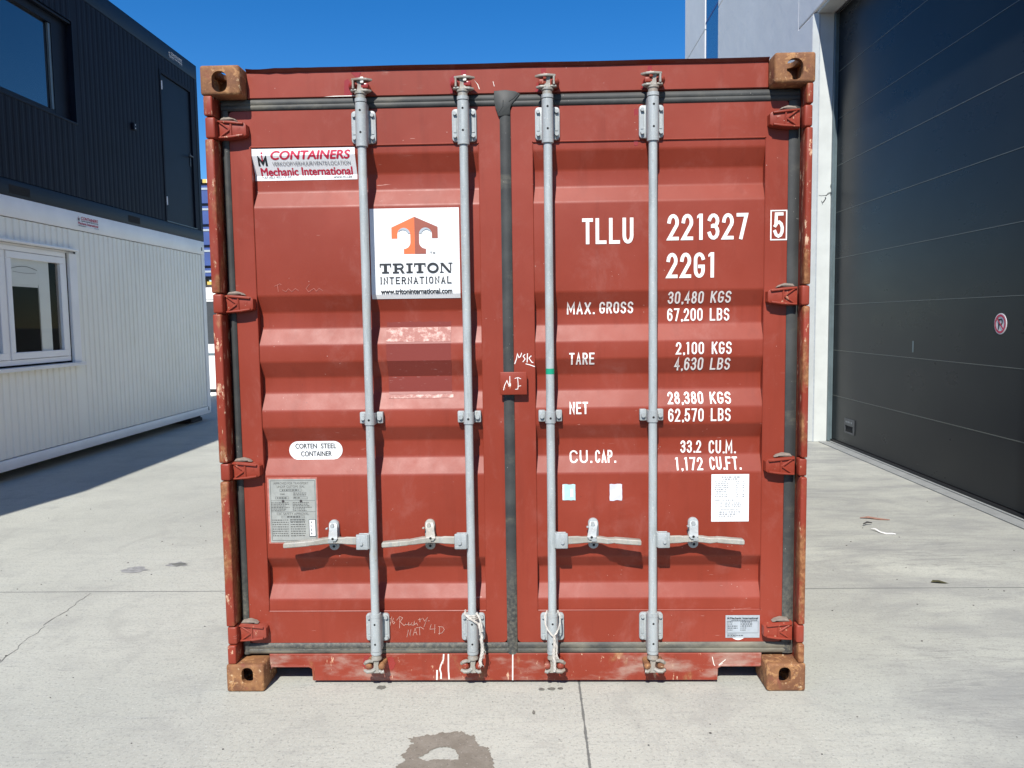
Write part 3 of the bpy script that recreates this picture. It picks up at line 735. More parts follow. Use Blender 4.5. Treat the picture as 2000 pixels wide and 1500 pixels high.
link_mesh('gasket', bm, M_rubber, door_l, sharp=50)
bm = NB(); gasket_h(bm, .0182, 1.185, 2.4265, 2.4725); gasket_v(bm, 1.1425, 1.1885, .1335, 2.426, .012); 
gasket_v(bm, -.0255, .0180, .130, 2.476, .0125, base=.0880)
# folded rubber patch where the strips meet at the top
P = [(-.047, 2.487), (.000, 2.490), (.040, 2.484), (.058, 2.474), (.050, 2.462), (.026, 2.436), (.018, 2.420), (.016, 2.392), (-.030, 2.386), (-.043, 2.424), (-.047, 2.455)]
prism_y(bm, P, .0742, .0768, .001)
tube(bm, [(.052, 2.474, .0708)][:0] or [(-.03, .0740, 2.40), (-.012, .0738, 2.425), (-.010, .0738, 2.45)], .0016, 5)
tube(bm, [(.012, .0740, 2.444), (.030, .0738, 2.455), (.05, .0740, 2.476)], .0016, 5)
for f in bm.faces:
    f.normal_update()
    if abs(f.normal.y) > .3 and f.normal.y > 0 and f.calc_center_median().y < .09 and len(f.verts) == 4 and f.calc_area() > .004: f.normal_flip()
link_mesh('gasket', bm, M_rubber, door_r, sharp=50)

for d_, a, b in ((door_l, -1.160, -.0262), (door_r, .0190, 1.178)):
    bm = NB(); gasket_h(bm, a, b, .1330, .1805)
    for f in bm.faces:
        f.normal_update()
        if f.normal.y > 0: f.normal_flip()
    link_mesh('gasket', bm, M_rubber_dusty, d_, sharp=50)
# hinges: a knuckle between the post flanges and a tapering cast blade with raised rim and chevron
def hinge(s, zc, hk):
    bm = NB(); x = lambda v: s * v
    zt, zb = zc + hk / 2, zc - hk / 2
    ox = 1.210 if s < 0 else 1.213; ix = 1.170 if s < 0 else 1.180
    box(bm, x(ox), x(ix), .010, .058, zb, zt, .008, 3)
    tilt = .004
    def pl(p): return [(x(a), zc + b) for a, b in p]
    base = [(1.176, .037), (1.150, .036), (1.110, .033), (1.066, .027), (1.056, .018), (1.056, -.022), (1.066, -.029), (1.110, -.036), (1.150, -.039), (1.176, -.039)]
    prism_y(bm, pl(base), .047, .084, .004, 2)
    rim_t = [(1.172, .035), (1.110, .031), (1.066, .025), (1.068, .018), (1.110, .022), (1.150, .026), (1.172, .028)]
    rim_b = [(1.172, -.037), (1.110, -.034), (1.068, -.027), (1.068, -.020), (1.110, -.025), (1.150, -.029), (1.172, -.030)]
    prism_y(bm, pl(rim_t), .038, .0475, .003, 2); prism_y(bm, pl(rim_b), .038, .0475, .003, 2)
    ch1 = [(1.166, .026), (1.158, .028), (1.118, .003), (1.118, -.003), (1.126, -.003)]
    ch2 = [(1.166, -.030), (1.158, -.031), (1.118, -.004), (1.119, .003), (1.127, .001)]
    prism_y(bm, pl(ch1), .0395, .0472, .002); prism_y(bm, pl(ch2), .0400, .0473, .002)
    bar = [(1.122, .026), (1.114, .025), (1.114, -.028), (1.122, -.029)]
    prism_y(bm, pl(bar), .0415, .0474, .002)
    fl = Flat(); a = (x(1.093), x(1.080))
    fl.text('M', min(a), zc - .006, max(a), zc + .008, .002)
    for v in fl.bm.verts: v.co.y += .0463
    h = link_multi('hinge', [(bm, M_red_hinge), (fl.bm, M_red_frame)], box_root, 35, True)
    d = NB(); prism_y(d, [(x(1.168), zc + .037), (x(1.160), zc + .048), (x(1.130), zc + .052), (x(1.105), zc + .044), (x(1.095), zc + .035)], .052, .080, .006, 2)
    link_mesh('dirt_wedge', d, M_dust, h)
for s in (-1, 1):
    for a, b in HZ: hinge(s, (a + b) / 2, b - a)

# locking rods with guides, cams and handles
RODS = [(-.581, -1), (-.170, -1), (.168, 1), (.588, 1)]
RY = .030
def hexbolt(bm, x, z, y0, y1, r=.0095, n=10): cyl(bm, (x, y1, z), (x, y0, z), r, r * .93, n)
def disc(bm, x, y, z, r, n=12):
    vs = [bm.verts.new((x + r * math.cos(-2 * math.pi * i / n), y, z + r * math.sin(-2 * math.pi * i / n))) for i in range(n)]; f = bm.faces.new(vs); f.normal_update()
    if f.normal.y > 0: f.normal_flip()
def keeper_cam_top(rod, x, d):
    bm = NB(); y = RY
    lathe(bm, x, y, [(2.452, .020), (2.470, .020), (2.472, .024), (2.480, .024), (2.484, .016)], 18)
    loft(bm, [[(x - .012, y - .012, 2.482), (x + .012, y - .012, 2.482), (x + .012, y + .014, 2.482), (x - .012, y + .014, 2.482)],
              [(x - .009, y - .010, 2.505), (x + .011, y - .010, 2.505), (x + .011, y + .012, 2.505), (x - .009, y + .012, 2.505)],
              [(x - .013, y - .014, 2.530), (x + .013, y - .014, 2.530), (x + .013, y + .02, 2.530), (x - .013, y + .02, 2.530)]])
    def flange(pts, z0, z1):
        A = [bm.verts.new((x + d_ * a, y + b, z0)) for a, b in pts]; B = [bm.verts.new((x + d_ * a, y + b, z1)) for a, b in pts]
        fs = [bm.faces.new(A), bm.faces.new(B[::-1])] + [bm.faces.new((A[i], B[i], B[(i + 1) % len(A)], A[(i + 1) % len(A)])) for i in range(len(A))]
        bmesh.ops.recalc_face_normals(bm, faces=fs); bmesh.ops.bevel(bm, geom=list({e for f in fs for e in f.edges}), offset=.0025, segments=2, affect='EDGES', profile=.5)
    d_ = -d
    flange([(-.034, -.016), (.0, -.026), (.030, -.020), (.050, -.004), (.030, .02), (-.02, .024)], 2.522, 2.531)
    flange([(.006, -.022), (.030, -.020), (.046, -.004), (.030, .018), (.006, .022)], 2.479, 2.488)
    flange([(-.012, -.018), (-.036, -.016), (-.040, .0), (-.024, .016), (-.010, .016)], 2.482, 2.489)
    box(bm, x + d_ * -.030, x + d_ * -.022, y - .022, y + .006, 2.4885, 2.5225, .002)
    link_mesh('cam', bm, M_cast, rod)
    bm = NB()
    bmesh.ops.create_icosphere(bm, subdivisions=2, radius=1, matrix=Matrix.Translation((x - d_ * .034, .045, 2.504)) @ Matrix.Diagonal((.016, .034, .020, 1)))
    box(bm, x + d_ * .004, x + d_ * .034, .018, HEAD_Y, 2.494, 2.513, .004, 2)
    box(bm, x - d_ * .046, x - d_ * .018, .05, HEAD_Y, 2.486, 2.520, .005, 2)
    link_mesh('cam_keeper', bm, M_redtouch if d < 0 else M_red_hinge, rod)
    bm = NB(); box(bm, x + d_ * .003, x + d_ * .017, .010, .0175, 2.511, 2.536, .003, 2)
    link_mesh('chipped_lug', bm, M_drip if d < 0 else M_red_hinge, rod)
def keeper_cam_bottom(rod, x, d, i):
    bm = NB(); y = RY
    lathe(bm, x, y, [(.128, .017), (.133, .023), (.140, .023), (.145, .020), (.168, .020)], 18)
    loft(bm, [[(x - .012, y - .013, .130), (x + .012, y - .013, .130), (x + .012, y + .014, .130), (x - .012, y + .014, .130)],
              [(x - .010, y - .013, .108), (x + .008, y - .013, .108), (x + .008, y + .014, .108), (x - .010, y + .014, .108)],
              [(x - .016, y - .018, .078), (x + .014, y - .018, .078), (x + .014, y + .02, .078), (x - .016, y + .02, .078)]])
    def claw(p, r): tube(bm, [(x + d * a, yy, z) for a, yy, z in p], r, 8, rad=[r * .7, r, r * 1.05, r, r * .6][:len(p)])
    claw([(.050, .012, .092), (.036, .008, .086), (.020, .010, .086), (.006, .018, .092)], .0085)
    claw([(-.012, .016, .088), (-.024, .010, .083), (-.034, .012, .085)], .0075)
    claw([(.012, .014, .128), (.026, .010, .132), (.040, .012, .126), (.048, .02, .116)], .0075)
    link_mesh('cam', bm, M_cast, rod)
    bm = NB()
    for px, pz, rr in ((.032, .108, .0150), (-.024, .106, .0145)):
        cyl(bm, (x + d * px, HEAD_Y, pz), (x + d * px, .012, pz), rr, rr * .94, 14)
        bmesh.ops.create_icosphere(bm, subdivisions=2, radius=1, matrix=Matrix.Translation((x + d * px, .014, pz)) @ Matrix.Diagonal((rr * .95, .008, rr * .95, 1)))
    link_mesh('cam_keeper', bm, M_red_sill if i in (1, 2) else M_rust, rod)
def handle(rod, x, d):
    """forged handle: d = -1 runs to the left of the rod"""
    st = [(.062, .648, .0165, .006, .018), (.110, .6485, .0160, .006, .022), (.125, .6475, .0135, .009, .026), (.150, .6470, .0125, .012, .034), (.180, .6470, .0125, .014, .035),
          (.205, .6465, .0125, .015, .030), (.232, .6455, .0115, .016, .017), (.258, .6440, .0095, .0165, .009), (.262, .6440, .0108, .0175, .008), (.300, .6420, .0110, .0175, .002), (.362, .6392, .0108, .0175, -.005), (.366, .6385, .0088, .0155, -.005)]
    if d > 0: st = [(a, b - .003 + (.006 if a > .25 else 0), c, e, f) for a, b, c, e, f in st]
    bm = NB(); secs = []
    for u, z, hz, hy, yc in st:
        c = .0035
        secs.append([(x + d * u, yc + a, z + b) for a, b in ((-hy + c, hz), (hy - c, hz), (hy, hz - c), (hy, -hz + c), (hy - c, -hz), (-hy + c, -hz), (-hy, -hz + c), (-hy, hz - c))])
    loft(bm, secs); bmesh.ops.recalc_face_normals(bm, faces=bm.faces)
    h = link_mesh('handle', bm, M_handle, rod, sharp=38)
    bm = NB(); z0 = .648
    box(bm, x + d * .016, x + d * .066, -.002, .004, z0 - .033, z0 + .032, .004, 2)
    box(bm, x + d * .016, x + d * .060, .024, .032, z0 - .030, z0 + .030, .003)
    box(bm, x + d * .012, x + d * .022, .003, .034, z0 - .032, z0 + .031, .002)
    hexbolt(bm, x + d * .044, z0 - .006, -.009, -.002, .0075)
    link_mesh('handle_hub', bm, M_bracket, rod)
def catch(door_o, x, d, rusty):
    bm = NB(); zt, zb = .722, .592; zc = (zt + zb) / 2
    prism_y(bm, rounded(x - .0215, x + .0215, zb, zt, .0205, 6), .074, .0895, .003, 2)
    # flap hanging over the handle
    secs = []
    for z, yy, w in ((.712, .067, .014), (.700, .062, .017), (.684, .046, .017), (.672, .024, .018), (.659, .014, .019), (.648, .014, .010)):
        xx = x - d * .20 * (.067 - yy)
        secs.append([(xx - w, yy, z), (xx + w, yy, z), (xx + w, yy + .005, z - .001), (xx - w, yy + .005, z - .001)])
    loft(bm, secs); bmesh.ops.recalc_face_normals(bm, faces=bm.faces)
    # lower hook under the handle
    secs = []
    for yy, z, w in ((.074, .638, .012), (.055, .640, .012), (.035, .636, .012), (.017, .642, .011), (.015, .648, .008)):
        secs.append([(x - w, yy, z + .005), (x + w, yy, z + .005), (x + w, yy, z - .003), (x - w, yy, z - .003)])
    loft(bm, secs)
    hexbolt(bm, x - .003, .702, .054, .068, .009); hexbolt(bm, x + .001, .611, .066, .076, .010)
    box(bm, x - .030, x - .0205, .050, .066, .687, .694, .002)
    b2 = NB(); disc(b2, x - d * .0105 - .001, .0132, .658, .0055); disc(b2, x + .001, .0655, .611, .006)
    link_multi('handle_catch', [(bm, M_handle if rusty else M_bracket), (b2, M_hole)], door_o, 35, True)
for i, (x, d) in enumerate(RODS):
    bm = NB(); cyl(bm, (x, RY, .150), (x, RY, 2.455), .0174, n=24)
    rod = link_mesh('locking_rod', bm, M_galv, box_root)
    if i == 2:
        rod['label'] = 'galvanised rod with a narrow green tape band'
        b2 = NB(); cyl(b2, (x, RY, 1.338), (x, RY, 1.361), .0179, n=24, caps=False); link_mesh('tape_band', b2, M_green, rod)
    for z0, z1, up in ((2.288, 2.418, True), (.194, .314, False)):
        b2 = NB(); zc = (z0 + z1) / 2
        prism_y(b2, rounded(x - .050, x + .050, z0, z1, .014, 4), .0715, .0848, .003, 2)
        s0, s1 = (z0 - .004, z1 + .019) if up else (z0 - .024, z1 + .003)
        sec = [(x - .0230, .0718), (x - .0230, RY)] + [(x + .0230 * math.cos(R(a)), RY - .0230 * math.sin(R(a))) for a in range(165, 0, -15)] + [(x + .0230, RY), (x + .0230, .0718)]
        loft(b2, [[(px, py, s0) for px, py in sec], [(px, py, s1) for px, py in sec]]); bmesh.ops.recalc_face_normals(b2, faces=b2.faces)
        for zz in ((z0 - .022, z0 - .0045), (s1 + .0035, s1 + .017)) if up else ((z1 + .0035, z1 + .018), (s0 - .014, s0 - .0015)):
            cyl(b2, (x, RY, zz[0]), (x, RY, zz[1]), .0240, n=24)
        for dx in (-.0375, .0375):
            for dz in (-.044, .046): hexbolt(b2, x + dx, zc + dz, .059, .0718, .0080)
            box(b2, x + dx - .006, x + dx + .006, .0690, .0712, zc - .03, zc + .03, .001)
        b3 = NB()
        for zz in ((zc + .052 if up else zc + .036), (zc - .034 if up else zc - .050)): disc(b3, x, RY - .0234, zz, .0045)
        link_multi('rod_bracket', [(b2, M_bracket), (b3, M_hole)], rod, 32, True)
    b2 = NB(); zc = 1.161
    for a0, a1 in ((-.049, -.0208), (.0208, .049)):
        box(b2, x + a0, x + a1, .0620, .0895, zc - .024, zc + .024, .004, 2)
        hexbolt(b2, x + (a0 + a1) / 2, zc - .001, .051, .062, .0095)
    sec = [(x - .0212, .064), (x - .0212, RY)] + [(x + .0212 * math.cos(R(a)), RY - .0212 * math.sin(R(a))) for a in range(165, 0, -15)] + [(x + .0212, RY), (x + .0212, .064)]
    loft(b2, [[(px, py, zc - .025) for px, py in sec], [(px, py, zc + .022) for px, py in sec]]); bmesh.ops.recalc_face_normals(b2, faces=b2.faces)
    b3 = NB(); disc(b3, x, RY - .0216, zc - .004, .0048); link_multi('rod_clamp', [(b2, M_bracket), (b3, M_hole)], rod, 32, True)
    keeper_cam_top(rod, x, d); keeper_cam_bottom(rod, x, d, i); handle(rod, x, d)
    catch(door_l if x < 0 else door_r, x + d * .180 + (.003 if d < 0 else -.003), d, i == 1)

# seal bracket at the middle, with its painted and chalked marks
bm = NB(); box(bm, -.039, .073, .048, .056, 1.252, 1.347, .004, 2); box(bm, -.030, -.022, .0562, .088, 1.262, 1.343); box(bm, .058, .070, .0562, .0835, 1.258, 1.343)
lock_bm = bm
fl = Flat()
fl.scribble([(-.025, 1.272), (-.020, 1.292), (-.010, 1.312), (-.006, 1.300), (-.002, 1.292), (.001, 1.290), (.002, 1.312), (.002, 1.330)], .0028); fl.scribble([(-.004, 1.288), (.004, 1.290), (.005, 1.300)], .0028)
fl.scribble([(.022, 1.320), (.036, 1.324), (.048, 1.318)], .0026); fl.scribble([(.034, 1.324), (.036, 1.300), (.036, 1.284), (.034, 1.276), (.024, 1.275)], .0026); fl.scribble([(.034, 1.287), (.048, 1.290)], .0024)
link_multi('door_lock_cover', [(lock_bm, M_red_frame), (flat_at(fl, .0472), M_letter)], door_r, 35, True)

# ------------------------------------------------------------------ paint, lettering and labels on the doors
def mark(name, fl, mat, parent, off=.0016, frame=False): return link_mesh(name, conform(fl, off, frame), mat, parent, smooth=False)
T1, T2 = .0142, .0068
for nm, t, x0, z0, x1, z1 in (('owner_code', 'TLLU', .307, 1.868, .517, 1.973), ('serial_number', '221327', .656, 1.878, .984, 1.984), ('type_code', '22G1', .653, 1.724, .856, 1.827)):
    fl = Flat(); fl.text(t, x0, z0, x1, z1, T1, .24); mark(nm, fl, M_letter, door_r)
fl = Flat(); fl.frame(1.073, 1.141, 1.871, 1.993, .005); fl.text('5', 1.087, 1.881, 1.128, 1.983, .0125)
mark('check_digit', fl, M_letter, door_r, .0016, True)
for t, x0, z0, x1, z1 in (('MAX.', .243, 1.581, .358, 1.630), ('GROSS', .379, 1.583, .520, 1.631), ('30,480', .662, 1.619, .809, 1.669), ('KGS', .838, 1.621, .922, 1.669),
                          ('67,200', .662, 1.547, .809, 1.600), ('LBS', .839, 1.547, .920, 1.599), ('TARE', .250, 1.371, .355, 1.421), ('2,100', .692, 1.409, .808, 1.460), ('KGS', .840, 1.409, .922, 1.460),
                          ('4,630', .689, 1.341, .808, 1.396), ('LBS', .838, 1.342, .920, 1.393), ('NET', .249, 1.164, .327, 1.214), ('28,380', .661, 1.201, .809, 1.251), ('KGS', .837, 1.201, .924, 1.249),
                          ('62,570', .661, 1.128, .808, 1.183), ('LBS', .838, 1.129, .920, 1.183), ('CU.', .250, .953, .345, 1.005), ('CAP.', .358, .953, .443, 1.005), ('33.2', .719, .990, .806, 1.043), ('CU.M.', .838, .986, .950, 1.042),
                          ('1,172', .692, .921, .809, .972), ('CU.FT.', .838, .922, .967, .973)):
    fl = Flat(); fl.text(t, x0, z0, x1, z1, T2, .26); mark('weight_marking', fl, M_letter, door_r)

def sticker(name, parent, u0, u1, v0, v1, base, layers, off=.0012, r=0.0, extra=()):
    fl = Flat()
    if r: fl.face(rounded(u0, u1, v0, v1, r, 8))
    else: fl.rect(u0, u1, v0, v1)
    L = [(conform(fl, off), base)] + [(conform(f, off + .0007 * (i + 1)), m) for i, (nm, f, m) in enumerate(layers)] + [(conform(f, o_), m) for f, o_, m in extra]
    return link_multi(name, L, parent)
# red and blue advertising sticker, upper left
def im_logo(fr, fb, u, v, h):
    """the firm's small i-over-M emblem: fr carries the i, fb the M"""
    w = h * .95
    fb.ribbon([(u + w * .10, v), (u + w * .10, v + h * .78), (u + w * .5, v + h * .22), (u + w * .90, v + h * .78), (u + w * .90, v)], h * .22)
    fr.ribbon([(u + w * .5, v + h * .42), (u + w * .5, v + h * 1.02)], h * .15); fr.face([(u + w * .5 + h * .11 * math.cos(a), v + h * 1.22 + h * .11 * math.sin(a)) for a in [2 * math.pi * k / 8 for k in range(8)]])
fr, fb, fg = Flat(), Flat(), Flat()
fr.font('CONTAINERS', -.975, 2.233, -.642, 2.270, bold=.055, slant=.22); fr.font('Mechanic International', -1.026, 2.173, -.641, 2.206, bold=.05)
im_logo(fr, fb, -1.030, 2.212, .040)
fg.font('VERKOOP/VERHUUR/VENTE/LOCATION', -.972, 2.2115, -.646, 2.2265)
fb.font('+32 (0)2 453 13 07', -1.024, 2.1615, -.900, 2.1725, slant=.2); fb.font('www.m-i.be', -.722, 2.1610, -.646, 2.1725, slant=.25)
sticker('advert_sticker', door_l, -1.052, -.624, 2.155, 2.279, M_white, [('red_print', fr, M_red_ink), ('black_print', fb, M_black_ink), ('grey_print', fg, M_grey_ink)])
# square white board with the orange capital T
fo, fd, fk, fg = Flat(), Flat(), Flat(), Flat()
K = .000569; q = lambda x, y: (-.385 + (x - 1236) * K, 1.992 - (y - 163) * K)
def arch(cx, cy, rx, ry, a0, a1, n=14): return [(cx + rx * math.cos(R(a0 + (a1 - a0) * i / n)), cy - ry * math.sin(R(a0 + (a1 - a0) * i / n))) for i in range(n + 1)]
Lh = [(1236, 163), (1067, 238), (1067, 319), (1110, 319), (1110, 290)] + arch(1157, 290, 47, 48, 180, 0)[1:] + [(1204, 345)] + arch(1155, 345, 49, 49, 0, -90)[1:] + [(1155, 431), (1236, 431)]
fo.face([q(*p) for p in Lh]); fd.face([q(2472 - x, y) for x, y in Lh][::-1])
for sgn in (0, 1):
    cres = arch(1157, 290, 47, 48, 150, 10) + arch(1150, 300, 40, 44, 20, 140)
    fg.face([q(x if not sgn else 2472 - x, y) for x, y in cres])
def slab(f, ch, u, w, v, h):
    t = w * .20; s = h * .17
    if ch == 'T': f.rect(u, u + w, v + h - s, v + h); f.rect(u + w * .36, u + w * .64, v + s, v + h - s); f.rect(u + w * .2, u + w * .8, v, v + s); f.rect(u, u + w * .10, v + h * .62, v + h - s); f.rect(u + w * .90, u + w, v + h * .62, v + h - s)
    if ch == 'I': f.rect(u + w * .30, u + w * .70, v + s, v + h - s); f.rect(u, u + w, v, v + s); f.rect(u, u + w, v + h - s, v + h)
    if ch == 'N': f.rect(u + w * .06, u + w * .16, v, v + h - s * .5); f.rect(u - w * .04, u + w * .3, v, v + s * .6); f.face([(u - w * .02, v + h), (u + w * .26, v + h), (u + w * .96, v), (u + w * .72, v)]); f.rect(u + w * .84, u + w * .94, v + s, v + h - s * .6); f.rect(u + w * .70, u + w * 1.06, v + h - s * .6, v + h)
    if ch == 'O': f.ribbon([(u + w * .5 + (w * .5 - t * .5) * math.cos(a), v + h * .5 + (h * .5 - s * .5) * math.sin(a)) for a in [2 * math.pi * i / 24 for i in range(25)]], s * 1.35)
    if ch == 'R':
        f.rect(u + w * .14, u + w * .36, v + s, v + h - s); f.rect(u, u + w * .52, v, v + s); f.rect(u, u + w * .60, v + h - s, v + h)
        f.ribbon([(u + w * .55, v + h - s * .5)] + [(u + w * .62 + w * .22 * math.cos(R(a)), v + h * .70 + h * .22 * math.sin(R(a))) for a in range(80, -81, -20)] + [(u + w * .36, v + h * .47)], s)
        f.face([(u + w * .55, v + h * .46), (u + w * .75, v + h * .46), (u + w * 1.0, v), (u + w * .76, v)])
u = -.534
for ch, w in (('T', .050), ('R', .052), ('I', .028), ('T', .050), ('O', .050), ('N', .050)): slab(fk, ch, u, w * .97, 1.761, .041); u += w + .0045
fk.text('INTERNATIONAL', -.532, 1.717, -.236, 1.746, .0045, .42, 0, True)
fk.font('www.tritoninternational.com', -.532, 1.675, -.233, 1.698, bold=.05); fk.text('TM', -.322, 1.838, -.301, 1.848, .0018, .5)
sticker('owner_sign', door_l, -.570, -.200, 1.656, 2.027, M_white, [('orange_print', fo, M_orange_ink), ('brown_print', fd, M_brown_ink), ('black_print', fk, M_black_ink), ('grey_print', fg, M_silver)])
fk = Flat(); fk.font('CORTEN', -.925, 1.0230, -.832, 1.0455, bold=.03); fk.font('STEEL', -.815, 1.0230, -.748, 1.0455, bold=.03); fk.font('CONTAINER', -.902, .9890, -.769, 1.0120, bold=.03)
sticker('steel_type_label', door_l, -.952, -.722, .977, 1.055, M_white, [('black_print', fk, M_black_ink)], r=.038)
# ghost of a torn-off label
rng = random.Random(21)
def ragged(u0, u1, v0, v1, a, n=16):
    P = [(u0 + (u1 - u0) * i / n, v0 + rng.uniform(-a, a)) for i in range(n)] + [(u1 + rng.uniform(-a, a) * .4, v0 + (v1 - v0) * i / 5) for i in range(5)] + [(u1 - (u1 - u0) * i / n, v1 + rng.uniform(-a, a)) for i in range(n)] + [(u0 + rng.uniform(-a, a) * .4, v1 - (v1 - v0) * i / 5) for i in range(5)]
    return P
fl = Flat(); fl.face(ragged(-.515, -.245, 1.252, 1.560, .004)); gh = fl
fl = Flat(); fl.face(ragged(-.518, -.245, 1.476, 1.535, .003)); fl.rect(-.515, -.24, 1.237, 1.251)
link_multi('label_residue', [(conform(gh, .0008), M_ghost), (conform(fl, .0016), M_glue)], door_l)
# etched approval plate, with its small white strip
fk, fs = Flat(), Flat(); rb = random.Random(4)
u0, u1, v0, v1 = -1.034, -.832, .624, .899
fk.frame(u0 + .006, u1 - .004, v0 + .008, v1 - .006, .0014)
fk.font('APPROVED FOR TRANSPORT', -1.014, .8755, -.864, .8855); fk.font('UNDER CUSTOMS SEAL', -1.000, .8615, -.880, .8715)
fk.frame(-.988, -.895, .846, .857, .0009); fk.bars(-.978, -.905, .8515, .005, rb, 6)
fk.text('TYPE', -.986, .8310, -.968, .8365, .0013, .45); fk.bars(-.930, -.874, .8385, .0035, rb, 5); fk.bars(-.930, -.874, .8310, .0035, rb, 5)
fk.frame(-1.008, -.950, .813, .823, .0009); fk.bars(-1.000, -.960, .818, .0045, rb, 4); fk.frame(-.930, -.870, .813, .823, .0009); fk.bars(-.927, -.902, .818, .0045, rb, 3)
fk.rect(u0 + .007, u1 - .005, .8055, .8065); fk.rect(u0 + .007, u1 - .005, .757, .758)
for k in range(6): fk.bars(-1.026, -.955 + rb.uniform(-.01, .012), .797 - k * .0068, .0032, rb, 7); fk.bars(-.934, -.862 + rb.uniform(-.02, .01), .797 - k * .0068, .0032, rb, 7)
fk.font('CSC SAFETY APPROVAL', -1.004, .7435, -.866, .7535); fk.frame(-.984, -.885, .731, .740, .0009); fk.bars(-.960, -.905, .7355, .0045, rb, 5)
for k in range(8): fk.bars(-1.024, -.955, .722 - k * .0098, .0036, rb, 8); fk.bars(-.946, -.882, .722 - k * .0098, .0036, rb, 5)
fk.frame(-.948, -.884, .715, .7255, .0009)
for c in (-.975, -.898): fs.face([(c + .006 * math.cos(a), .804 + .006 * math.sin(a)) for a in [2 * math.pi * k / 10 for k in range(10)]])
fl = Flat(); fl.frame(-1.0415, -.8265, .6185, .9055, .0075)
sticker('approval_plate', door_l, u0, u1, v0, v1, M_plate, [('etched_print', fk, M_plate_ink), ('plate_rivet', fs, M_timber)], .003, 0, [(fl, .0012, M_chalk_faint)])
fk = Flat(); fk.frame(-.8665, -.8375, .650, .7245, .0022)
for ch, v in zip('ACEP', (.707, .691, .674, .657)): fk.text(ch, -.8595, v, -.8525, v + .0105, .0016)
sticker('inspection_strip', door_l, -.8665, -.8375, .650, .7245, M_white, [('dark_print', fk, M_dark_metal)], .0052)
# white table of figures on the right door
fk = Flat(); rb = random.Random(9)
fk.bars(.885, .962, .8915, .0045, rb, 6); fk.bars(.892, .952, .8830, .0045, rb, 5)
for k in range(9): fk.bars(.856, .905 + rb.uniform(0, .01), .8715 - k * .0079, .0030, rb, 5); fk.bars(.944, .958, .8715 - k * .0079, .003, rb, 2); fk.bars(.972, .981, .8715 - k * .0079, .0035, rb, 1)
fk.text('MODEL NO.', .856, .7905, .898, .7965, .0011, .45); fk.bars(.904, .946, .7935, .0042, rb, 5)
for k in range(3): fk.bars(.856, .872, .781 - k * .0082, .0036, rb, 3); fk.bars(.880, .888, .781 - k * .0082, .0036, rb, 1); fk.bars(.900, .968, .781 - k * .0082, .0036, rb, 6)
fk.text('MANUFACTURED BY', .884, .7505, .954, .7565, .0011, .45)
for k in range(3): fk.bars(.876, .966 - k * .016, .7425 - k * .0088, .0042, rb, 7)
sticker('figure_table_label', door_r, .8425, .9995, .7015, .9035, M_white, [('grey_print', fk, M_grey_ink)])
fl = Flat(); fl.face(ragged(.217, .271, .797, .866, .0015, 6)); f2 = Flat(); f2.rect(.217, .224, .799, .864); f2.rect(.250, .262, .812, .846); link_multi('torn_label', [(conform(fl, .0012), M_cyan), (conform(f2, .0019), M_white)], door_r)
fl = Flat(); fl.face(ragged(.416, .468, .795, .865, .0022, 8)); mark('torn_label', fl, M_lilac, door_r, .0012)
# grey rating label, lower right
fk = Flat(); rb = random.Random(14); fr = Flat(); im_logo(fk, fk, .912, .279, .0095)
fk.font('Mechanic International', .924, .2790, 1.042, .2890, bold=.05); fk.bars(.928, 1.038, .2755, .0022, rb, 12)
fk.frame(.911, 1.043, .2195, .2720, .0008)
for k in range(5): fk.bars(.914, .934 + .022 * (k in (2, 3)), .2675 - k * .0088, .0032, rb, 4); fk.bars(.968, 1.018 - .026 * (k > 2), .2675 - k * .0088, .0036, rb, 5)
for k in range(3): fk.bars(.913, .95 + .03 * (k == 1), .2145 - k * .0058, .0026, rb, 7)
fw = Flat(); fw.face([(.930 + .058 * i / 12, .2005 - .0125 * math.sin(math.pi * i / 12)) for i in range(13)]); mark('old_white_label', fw, M_white, door_r, .0009)
sticker('rating_label', door_r, .905, 1.049, .1985, .2970, M_silver, [('dark_print', fk, M_black_ink)], .0018)
# chalk writing, runs of white paint, touch-ups
fl = Flat()
W = lambda pts, t=.0017: fl.scribble(pts, t)
W([(-.543, .293), (-.541, .262)]); W([(-.536, .291), (-.528, .288), (-.533, .277), (-.527, .268), (-.537, .260)]); W([(-.521, .297), (-.530, .255)]); W([(-.514, .290), (-.520, .272), (-.514, .264), (-.509, .270), (-.516, .276)])
W([(-.487, .292), (-.489, .245)]); W([(-.501, .280), (-.487, .297), (-.474, .291), (-.486, .274), (-.470, .257), (-.462, .262), (-.458, .270), (-.463, .260), (-.452, .262), (-.448, .272), (-.450, .258), (-.440, .262), (-.434, .272), (-.440, .260), (-.428, .258), (-.424, .278), (-.424, .260), (-.415, .268), (-.410, .257)])
W([(-.401, .290), (-.400, .272)]); W([(-.408, .282), (-.392, .286)]); W([(-.388, .290), (-.380, .276), (-.366, .294), (-.384, .250)]); W([(-.366, .277), (-.358, .278)])
W([(-.458, .205), (-.452, .238), (-.444, .212), (-.440, .240)]); W([(-.432, .212), (-.422, .244), (-.414, .214)]); W([(-.429, .224), (-.416, .226)]); W([(-.418, .246), (-.398, .250), (-.384, .240)]); W([(-.403, .248), (-.402, .214)])
W([(-.352, .262), (-.358, .240), (-.334, .242)]); W([(-.336, .262), (-.338, .222)]); W([(-.316, .252), (-.318, .216)]); W([(-.322, .252), (-.302, .250), (-.296, .238), (-.306, .224), (-.322, .220)])
mark('chalk_mark', fl, M_chalk, door_l)
fl = Flat()
